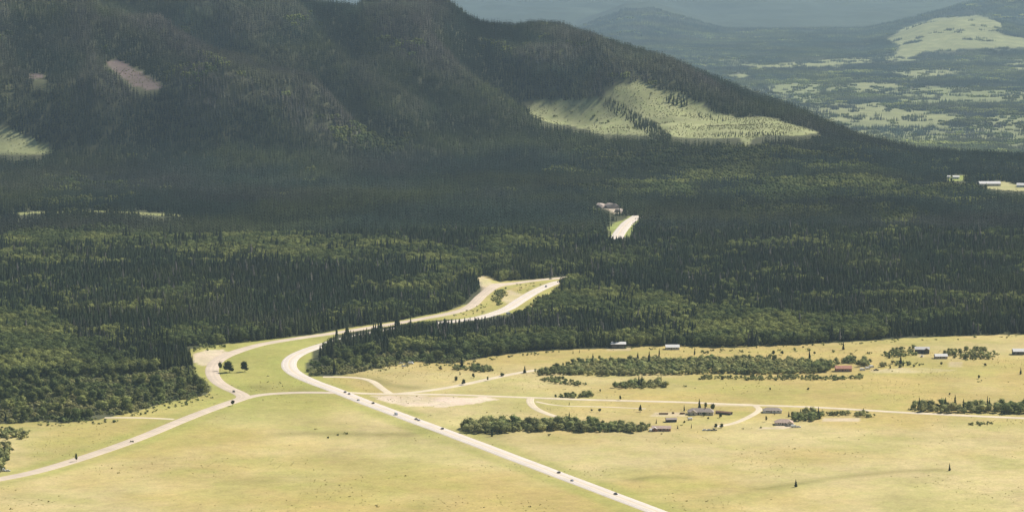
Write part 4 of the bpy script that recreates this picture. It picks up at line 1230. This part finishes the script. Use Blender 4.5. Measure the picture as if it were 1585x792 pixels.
# ------------------------------------------------------------------ buildings
def house(name, px, py, wpx, label, depth=8.0, wall_h=2.7, roof_h=2.2, roof='white_metal', wall='cream_wall', rot=0.0, hip=0.0, chimney=False,
          wing=None, door=True, windows=3, cat='house', garage=False, porch=False, open_front=False):
    p = spot(px, py); L_ = wpx * p[1] / F_PX
    zs_ = terrain(np.array([p[0]]), np.array([p[1] + depth / 2]))[0]
    r = link(name, None, None, (p[0], p[1] + depth / 2, max(p[2], zs_) + 0.15), rot, label=label, category=cat)
    hx, hy = L_ / 2, depth / 2
    MB().box(-hx - 0.1, hx + 0.1, -hy - 0.1, hy + 0.1, -1.2, 0.12).build('foundation', M['concrete'], r)
    wm = MB()
    if open_front:
        wm.box(-hx, hx, hy - 0.2, hy, 0.12, wall_h); wm.box(-hx, -hx + 0.2, -hy, hy - 0.21, 0.12, wall_h); wm.box(hx - 0.2, hx, -hy, hy - 0.21, 0.12, wall_h)
        wo_ = wm.build('wall', M[wall], r)
        for k in range(4):
            xx = -hx + 0.4 + (2 * hx - 0.8) * k / 3
            MB().box(xx - 0.1, xx + 0.1, -hy, -hy + 0.2, 0.12, wall_h).build('post', M['dark_wood'], r)
    else:
        # walls with gable peaks
        wm.box(-hx, hx, -hy, hy, 0.12, wall_h)
        if hip <= 0.01:
            for s in (-1, 1):
                x0, x1 = (hx - 0.22, hx - 0.01) if s > 0 else (-hx + 0.01, -hx + 0.22)
                V = [(x0, -hy, wall_h), (x0, hy, wall_h), (x0, 0, wall_h + roof_h - 0.15), (x1, -hy, wall_h), (x1, hy, wall_h), (x1, 0, wall_h + roof_h - 0.15)]
                wm.add(V, [(0, 2, 1), (3, 4, 5), (0, 1, 4, 3), (1, 2, 5, 4), (2, 0, 3, 5)])
        wo_ = wm.build('wall', M[wall], r)
    e = 0.5; zr = wall_h - e * roof_h / hy
    hxx = hip * depth / 2
    rm = MB()
    A = [(-hx - e, -hy - e, zr), (hx + e, -hy - e, zr), (hx + e - hxx, 0, wall_h + roof_h), (-hx - e + hxx, 0, wall_h + roof_h)]
    B = [(hx + e, hy + e, zr), (-hx - e, hy + e, zr), (-hx - e + hxx, 0, wall_h + roof_h), (hx + e - hxx, 0, wall_h + roof_h)]
    rm.slab([(a, b, c + 0.18) for a, b, c in A], 0.16); rm.slab([(a, b, c + 0.18) for a, b, c in B], 0.16)
    if hxx > 0:
        for s in (-1, 1):
            V = [(s * (hx + e), -hy - e, zr + 0.17), (s * (hx + e), hy + e, zr + 0.17), (s * (hx + e - hxx), 0, wall_h + roof_h + 0.17)]
            V += [(a, b, c - 0.14) for a, b, c in V]
            rm.add(V, [(0, 1, 2), (5, 4, 3), (0, 3, 4, 1), (1, 4, 5, 2), (2, 5, 3, 0)])
    ro = rm.build('roof', M[roof], r)
    if chimney:
        MB().box(hx * 0.35, hx * 0.35 + 0.8, -0.4, 0.4, wall_h + roof_h * 0.5, wall_h + roof_h + 1.2).build('chimney', M['brick'], ro)
    if not open_front:
        if door:
            dx = -hx * 0.15
            d = MB().box(dx - 0.5, dx + 0.5, -hy - 0.06, -hy + 0.02, 0.13, 2.15).build('door', M['dark_wood'], r)
        step = 2 * hx / (windows + 1)
        for k in range(windows):
            xx = -hx + step * (k + 1)
            if door and abs(xx + hx * 0.15) < 1.3: xx += 1.6 if xx > -hx * 0.15 else -1.6
            if abs(xx) > hx - 0.9: continue
            f = MB().box(xx - 0.8, xx + 0.8, -hy - 0.05, -hy + 0.02, 0.95, 2.15).build('window', M['white_wall'], r)
            MB().box(xx - 0.68, xx + 0.68, -hy - 0.08, -hy - 0.051, 1.05, 2.05).build('pane', M['window_glass'], f)
        if garage:
            MB().box(hx * 0.45, hx * 0.45 + 3.2, -hy - 0.07, -hy + 0.02, 0.13, 2.3).build('garage_door', M['white_wall'], r)
    if porch:
        pr = MB().slab([(-hx * 0.7, -hy - 2.6, wall_h - 0.55), (hx * 0.7, -hy - 2.6, wall_h - 0.55), (hx * 0.7, -hy - 0.52, wall_h - 0.15), (-hx * 0.7, -hy - 0.52, wall_h - 0.15)], 0.12).build('porch_roof', M[roof], r)
        for k in (-1, 0, 1):
            MB().box(k * hx * 0.6 - 0.08, k * hx * 0.6 + 0.08, -hy - 2.5, -hy - 2.34, -0.8, wall_h - 0.66).build('porch_post', M['dark_wood'], r)
    if wing:
        wx, wl_, wd, rf = wing       # centre x, width, how far it comes forward, roof key
        w0, w1 = wx - wl_ / 2, wx + wl_ / 2
        MB().box(w0, w1, -hy - wd, -hy - 0.1, 0.12 - 1.0, wall_h - 0.03).add(
            [(w0, -hy - wd + 0.01, wall_h - 0.03), (w1, -hy - wd + 0.01, wall_h - 0.03), (wx, -hy - wd + 0.01, wall_h + wl_ * 0.27), (w0, -hy - wd + 0.25, wall_h - 0.03), (w1, -hy - wd + 0.25, wall_h - 0.03), (wx, -hy - wd + 0.25, wall_h + wl_ * 0.27)],
            [(0, 1, 2), (5, 4, 3), (0, 3, 4, 1), (1, 4, 5, 2), (2, 5, 3, 0)]).build('wing_wall', M[wall], r)
        zt_ = wall_h + wl_ * 0.3 + 0.1; q = 0.4
        m2 = MB()
        m2.slab([(w0 - q, -hy - wd - q, wall_h - 0.2), (wx, -hy - wd - q, zt_), (wx, -0.5, zt_), (w0 - q, -0.5, wall_h - 0.2)], 0.14)
        m2.slab([(wx, -hy - wd - q, zt_), (w1 + q, -hy - wd - q, wall_h - 0.2), (w1 + q, -0.5, wall_h - 0.2), (wx, -0.5, zt_)], 0.14)
        m2.build('wing_roof', M[rf], r)
        MB().box(wx - 0.8, wx + 0.8, -hy - wd - 0.06, -hy - wd + 0.02, 0.9, 2.1).build('window', M['window_glass'], r)
    return r

house('farmhouse', 957, 539, 23, 'long white roofed house with dark front against the forest edge, left one', 9, 4.6, 1.8, 'white_metal', 'dark_wood', 0.03, windows=5)
house('farmhouse', 1041, 541, 21, 'low house with white roof at the forest edge right of the first', 9, 2.6, 2.2, 'white_metal', 'cream_wall', 0.04, windows=4)
house('farmhouse', 1428, 547, 22, 'two storey dark house with pale grey roof among bushes at right', 9, 4.4, 2.2, 'pale_grey', 'dark_wood', -0.08, windows=4, wing=(4.5, 5, 2.0, 'grey_shingle'))
house('farmhouse', 1457, 555, 19, 'low cottage with pinkish white roof below the two storey dark house', 8, 2.6, 2.0, 'white_metal', 'pink_shingle', 0.05, windows=3)
house('farmhouse', 1577, 549, 17, 'white roofed dark house at the right edge of the photo', 9, 3.6, 2.4, 'white_metal', 'dark_wood', 0.0, windows=3)
house('red_barn', 1306, 575, 25, 'long rusty red roofed building in front of green bushes', 9, 3.2, 2.4, 'red_roof', 'red_wall', 0.02, windows=3, cat='barn', porch=False)
house('ranch_house', 1085, 642, 40, 'large grey roofed ranch house with a front gable among trees', 10, 2.8, 2.8, 'grey_shingle', 'cream_wall', -0.10, hip=0.8, chimney=True, windows=6, wing=(-6.5, 6, 3.0, 'grey_shingle'))
house('bungalow', 1024, 667, 29, 'long low house with faded pink roof at the right end of the hedge row', 8, 2.4, 1.8, 'pink_shingle', 'red_wall', -0.02, windows=5, wing=(-6.2, 4, 1.5, 'white_metal'))
house('open_shed', 1039, 653, 16, 'open dark shed above the long pink roofed house', 6, 2.3, 1.2, 'grey_shingle', 'dark_wood', 0.15, open_front=True, cat='shed', door=False)
house('cottage', 1196, 639, 29, 'low house with grey mauve hip roof below the ranch road', 9, 2.3, 2.2, 'grey_shingle', 'white_wall', -0.04, hip=0.9, windows=4, garage=True)
house('bungalow', 1214, 658, 28, 'house with pinkish brown hip roof and forward garage gable', 10, 2.4, 2.6, 'pink_shingle', 'cream_wall', -0.05, hip=1.0, windows=4, wing=(5.5, 6, 3.5, 'pink_shingle'))
house('long_barn', 1532, 288, 34, 'long white roofed barn in the far field at right', 14, 4.0, 3.4, 'white_metal', 'cream_wall', 0.03, windows=5, cat='barn')
house('long_barn', 1588, 290, 26, 'white roofed building cut by the right edge above the far field', 12, 3.6, 3.0, 'white_metal', 'white_wall', -0.3, windows=3, cat='barn')
house('white_shed', 1480, 277, 10, 'larger white shed in the woods left of the long barn', 8, 3.4, 2.2, 'white_metal', 'white_wall', 0.05, windows=1, cat='shed')
house('white_shed', 1468, 276, 6, 'smaller white shed in the woods left of the long barn', 6, 3.0, 1.6, 'white_metal', 'white_wall', 0.0, windows=0, cat='shed')
house('cabin', 118, 527, 12, 'small red roofed cabin hidden in the conifers at left', 7, 4.5, 2.6, 'red_roof', 'cream_wall', 0.1, windows=1, cat='cabin')

def plank_fence(px0, py0, px1, py1, label, h=2.4, mat='brown_wood'):
    a, b = spot(px0, py0), spot(px1, py1)
    d = b - a; L_ = float(np.hypot(d[0], d[1])); ang = math.atan2(d[1], d[0])
    r = link('timber_fence', None, None, (a[0], a[1], min(a[2], b[2]) - 0.1), ang, label=label, category='fence')
    n = max(4, int(L_ / 3.0))
    post = MB().box(-0.12, 0.12, 0.07, 0.3, -0.5, h + 0.1).mesh('post', M['dark_wood'])
    for k in range(n + 1):
        o = link('post', post, r, (L_ * k / n, 0, 0))
    for k in range(n):
        for j in range(3):
            hh = (h - 0.2) / 3
            key = (round(L_ / n, 2), h, mat)
            MB().box(L_ * k / n + 0.03, L_ * (k + 1) / n - 0.03, -0.06, 0.05, 0.15 + hh * j, 0.15 + hh * (j + 1) - 0.06).build('plank', M[mat], r)
    return r
house('long_shed', 1121, 641, 26, 'long narrow brown roofed shed running away from the ranch house', 4.5, 1.7, 0.8, 'brown_wood', 'dark_wood', -0.55, windows=0, door=False, cat='shed')
plank_fence(1020, 641, 1034, 641, 'brown plank fence left of the ranch house', 1.8)
plank_fence(1040, 640, 1043.5, 640, 'very short brown plank fence between the longer one and the house', 1.6)

def log_pile(px, py, label):
    p = spot(px, py)
    r = link('log_pile', None, None, (p[0], p[1], p[2]), 0.2, label=label, category='log pile')
    lg = MB().cyl(-2.2, 0, 0, 0.28, 4.4, 'x', 8).mesh('log', M['brown_wood'])
    for row, cnt in enumerate((5, 4, 3)):
        for k in range(cnt):
            link('log', lg, r, (random.uniform(-.2, .2), (k - (cnt - 1) / 2) * 0.57, 0.28 + row * 0.49))
log_pile(1056, 640.5, 'stacked brown logs left of the slim conifer by the ranch house')

def tank(px, py, wpx, label):
    p = spot(px, py); L_ = wpx * p[1] / F_PX
    r = link('storage_tank', None, None, (p[0], p[1], p[2]), 0.35, label=label, category='tank')
    b = MB(); n = 14; prof = [(-L_ / 2, 0.02), (-L_ / 2 + 0.25, 0.75), (-L_ / 2 + 0.7, 1.1), (L_ / 2 - 0.7, 1.1), (L_ / 2 - 0.25, 0.75), (L_ / 2, 0.02)]
    V = []; Fs = []
    for x_, r_ in prof:
        for i in range(n):
            a = 6.283 * i / n; V.append((x_, r_ * math.cos(a), 1.6 + r_ * math.sin(a)))
    for k in range(len(prof) - 1):
        for i in range(n): Fs.append((k * n + i, k * n + (i + 1) % n, (k + 1) * n + (i + 1) % n, (k + 1) * n + i))
    b.add(V, Fs).build('barrel', M['white_metal'], r)
    for s in (-1, 1): MB().box(s * L_ * 0.28 - 0.15, s * L_ * 0.28 + 0.15, -0.8, 0.8, -0.2, 0.72).build('saddle', M['concrete'], r)
    MB().cyl(0, 0, 2.65, 0.25, 0.3, 'z', 10).build('hatch', M['grey_shingle'], r)
tank(1068, 650, 8.5, 'white cylindrical tank below the ranch house')

# ------------------------------------------------------------------ vehicles
def wheel_set(r, xs_, y_, rad, wdt=0.22):
    ty = MB().cyl(0, -wdt / 2, 0, rad, wdt, 'y', 14).mesh('tyre', M['tyre'])
    rm_ = MB().cyl(0, -wdt / 2 - 0.01, 0, rad * 0.58, wdt + 0.02, 'y', 10).mesh('rim', M['rim'])
    for x_ in xs_:
        for s in (-1, 1):
            w = link('wheel', ty, r, (x_, s * y_, rad)); link('rim', rm_, w)

def car(px, py, ang, label, pcol, kind='sedan', road=None, side=0):
    p = spot(px, py)
    z_ = p[2]; x_, y_ = p[0], p[1]
    if road:
        ln = ROADLINES[road]; i = int(np.argmin((ln[:, 0] - x_) ** 2 + (ln[:, 1] - y_) ** 2)); i = min(max(i, 1), len(ln) - 2)
        t_ = ln[i + 1] - ln[i - 1]; t_ = t_ / np.linalg.norm(t_); nrm = np.array([-t_[1], t_[0]])
        q = ln[i] + nrm * side * 2.9
        # keep the along-road position nearest to the asked pixel
        x_, y_ = q; ang = math.atan2(t_[1], t_[0]) + (math.pi if side > 0 else 0)
        lift = {'highway': 0.38, 'gravel_road': 0.32}.get(road, 0.3)
        z_ = float(terrain(np.array([x_]), np.array([y_]))[0]) + lift
    nm = {'sedan': 'parked_car' if not road else 'car', 'suv': 'car', 'pickup': 'pickup_truck', 'van': 'van'}[kind]
    r = link(nm, None, None, (x_, y_, z_), ang, label=label, category={'pickup': 'pickup truck', 'van': 'van'}.get(kind, 'car'))
    pm = paint(*pcol)
    if kind == 'sedan':
        L_, W_ = 4.7, 0.9
        body = [(-2.35, .35), (-2.3, .85), (-1.7, 1.0), (-.9, 1.02), (.9, .98), (1.6, .92), (2.25, .78), (2.35, .4), (2.2, .28), (-2.2, .28)]
        glass = [(-1.65, 1.0), (-.95, 1.42), (.35, 1.44), (1.1, .98)]; top = [(-.95, 1.42), (-.8, 1.48), (.25, 1.49), (.35, 1.44)]
    elif kind == 'suv':
        L_, W_ = 4.9, 0.98
        body = [(-2.45, .45), (-2.4, 1.1), (-1.2, 1.14), (.9, 1.12), (1.7, 1.05), (2.4, .92), (2.45, .45), (2.3, .35), (-2.3, .35)]
        glass = [(-2.3, 1.1), (-2.1, 1.7), (.3, 1.72), (1.05, 1.11)]; top = [(-2.1, 1.7), (-1.9, 1.79), (.2, 1.8), (.3, 1.72)]
    elif kind == 'pickup':
        L_, W_ = 5.6, 1.0
        body = [(-2.8, .55), (-2.8, 1.15), (-.6, 1.15), (1.4, 1.15), (2.0, 1.1), (2.75, .98), (2.8, .5), (2.6, .42), (-2.6, .42)]
        glass = [(-.75, 1.15), (-.6, 1.75), (.7, 1.77), (1.35, 1.14)]; top = [(-.6, 1.75), (-.5, 1.84), (.6, 1.85), (.7, 1.77)]
    else:
        L_, W_ = 5.8, 1.05
        body = [(-2.9, .5), (-2.9, 2.2), (-2.7, 2.4), (1.4, 2.4), (1.7, 2.2), (2.2, 1.3), (2.85, 1.1), (2.9, .5), (2.7, .4), (-2.7, .4)]
        glass = [(1.2, 1.4), (1.2, 2.0), (1.76, 2.04), (2.1, 1.36)]; top = None
    MB().prism(body, -W_, W_).build('body', pm, r)
    g_in = 0.10 if kind != 'van' else -0.02
    MB().prism(glass, -W_ + g_in, W_ - g_in).build('windows', M['window_glass'], r)
    if top: MB().prism(top, -W_ + 0.14, W_ - 0.14).build('roof', pm, r)
    if kind == 'pickup':
        MB().box(-2.7, -0.85, -0.8, 0.8, 1.151, 1.17).build('load_bed', M['tyre'], r)
    x0 = max(q_[0] for q_ in body); x1 = min(q_[0] for q_ in body)
    for s in (-1, 1):
        MB().box(x0 - 0.12, x0 + 0.02, s * W_ * 0.7 - 0.18, s * W_ * 0.7 + 0.18, 0.58, 0.74).build('headlight', M['lamp_clear'], r)
        MB().box(x1 - 0.02, x1 + 0.1, s * W_ * 0.78 - 0.12, s * W_ * 0.78 + 0.12, 0.72, 0.95).build('tail_lamp', M['lamp_red'], r)
    if road: r.scale = (0.82, 0.82, 0.82)
    wheel_set(r, (-L_ * 0.30, L_ * 0.31), W_ - 0.08, 0.34 if kind == 'sedan' else 0.4)
    return r

BLK, DKB, GRY, SLV, WHT, RED, BRN = ('black', (0.045, 0.045, 0.05)), ('dark_blue', (0.02, 0.035, 0.08)), ('grey', (0.16, 0.17, 0.19)), ('silver', (0.42, 0.43, 0.46)), ('white', (0.75, 0.75, 0.74)), ('red', (0.3, 0.03, 0.03)), ('brown', (0.12, 0.07, 0.05))
for a in [
    (519, 609, 'dark grey car at the head of the traffic just past the link road', GRY, 'suv', -1),
    (523, 611, 'black car close behind the dark grey one near the link road', BLK, 'sedan', -1),
    (550, 621, 'pale silver car between the first dark group and a black car', SLV, 'sedan', 1),
    (563, 626, 'black car fourth along the straight highway from the link road', BLK, 'suv', -1),
    (609, 643, 'silver grey van half way down the straight highway', SLV, 'van', 1),
    (642, 650, 'dark grey pickup truck ahead of a pale car on the far lane', GRY, 'pickup', -1),
    (646, 652, 'pale silver car right behind the dark grey pickup truck', SLV, 'sedan', -1),
    (674, 666, 'dark blue car beside the hedge row end of the highway', DKB, 'suv', -1),
    (859, 732, 'black car alone below the hedge row on the highway', BLK, 'suv', -1),
    (890, 744, 'silver car between the two dark cars nearest the photo bottom', SLV, 'sedan', 1),
    (947, 765, 'dark blue pickup truck nearest the bottom of the photo', DKB, 'pickup', -1),
    (838, 444, 'grey car on the upper bend of the highway between woods', GRY, 'van', -1)]:
    car(a[0], a[1], 0, a[2], a[3], a[4], 'highway', a[5])
car(358, 607, 0, 'black car on the gravel road loop just above the junction', BLK, 'suv', 'gravel_road', 1)
car(853, 432, 0, 'dark car on the upper gravel road before it enters the forest', GRY, 'suv', 'gravel_road', -1)
car(1335, 573, 0.1, 'leftmost white van parked right of the red building', WHT, 'van')
car(1343, 571, 0.5, 'middle white van of three parked right of the red building', WHT, 'van')
car(1349, 568.5, 0.4, 'upper right white van of three parked by the red building', WHT, 'van')
car(1356, 573, 0.2, 'black pickup truck parked beside the three white vans', BLK, 'pickup')
car(620, 563, 0.4, 'white pickup truck parked left under the stand of wood', WHT, 'pickup')
car(636, 563, -0.2, 'white van parked right under the stand of wood', WHT, 'van')
car(625, 567, 0.1, 'lowest white car parked under the stand of wood', WHT, 'sedan')
car(630, 566, 0.3, 'black car parked among white ones under the stand of wood', BLK, 'suv')
car(1236, 661, 0.2, 'white car parked right of the pink hip roofed house', WHT, 'sedan')
car(1229, 661, 0.1, 'white van before the garage gable of the pink hip roofed house', WHT, 'van')
car(1091, 666, 0.05, 'left white car of three on the yard below the ranch house', WHT, 'sedan')
car(1098, 666, 0.0, 'middle silver car of three on the yard below the ranch house', SLV, 'sedan')
car(1105, 666, 0.1, 'right grey car of three on the yard below the ranch house', GRY, 'pickup')
car(1008, 667, 1.2, 'white van at the left gable of the long pink roofed house', WHT, 'van')
car(1427, 552, 1.3, 'white pickup truck in front of the two storey dark house', WHT, 'pickup')
car(3, 729, 0.2, 'white van at the left photo edge by the road', WHT, 'van')
car(12, 729, 0.3, 'white car right of the van at the left photo edge', WHT, 'sedan')
car(787, 486, 0.6, 'white van half hidden by trees below the upper highway bend', WHT, 'van')

# ------------------------------------------------------------------ rocks on the road cut
def rock(px, py, size_, label, seed):
    p = spot(px, py); g = np.random.default_rng(seed)
    phi = (1 + 5 ** 0.5) / 2
    import bmesh
    bm = bmesh.new(); bmesh.ops.create_icosphere(bm, subdivisions=2, radius=1.0)
    for v in bm.verts:
        v.co *= 1 + g.uniform(-0.22, 0.22); v.co.x *= 1.5; v.co.z *= 0.7
    me = bpy.data.meshes.new('rock'); bm.to_mesh(me); bm.free(); me.materials.append(M['rock'])
    o = link('rock_outcrop', me, None, (p[0], p[1], p[2] + size_ * 0.1), g.uniform(0, 3), label=label, category='rock')
    o.scale = (size_, size_, size_)
rock(930, 321, 9, 'left pale rock outcrop in the woods above the distant road', 1)
rock(947, 322, 10, 'large pale rock outcrop right of the first above the distant road', 2)
rock(958, 328, 7, 'lower brownish rock outcrop beside the distant road', 3)

# ------------------------------------------------------------------ haze
hm, nt, out = new_mat('pale_haze')
pv = N(nt, 'ShaderNodeVolumePrincipled')
pv.inputs['Color'].default_value = HAZE_COLOR
pv.inputs['Density'].default_value = HAZE_DENSITY
pv.inputs['Anisotropy'].default_value = 0.0
nt.links.new(pv.outputs[0], out.inputs['Volume'])
zmin = -420.0
hz = MB().box(-140000, 140000, -7000, 63000, zmin, 480.0).mesh('haze', hm)
link('haze', hz, kind='stuff', label='thin blue haze filling the whole valley air', category='haze')
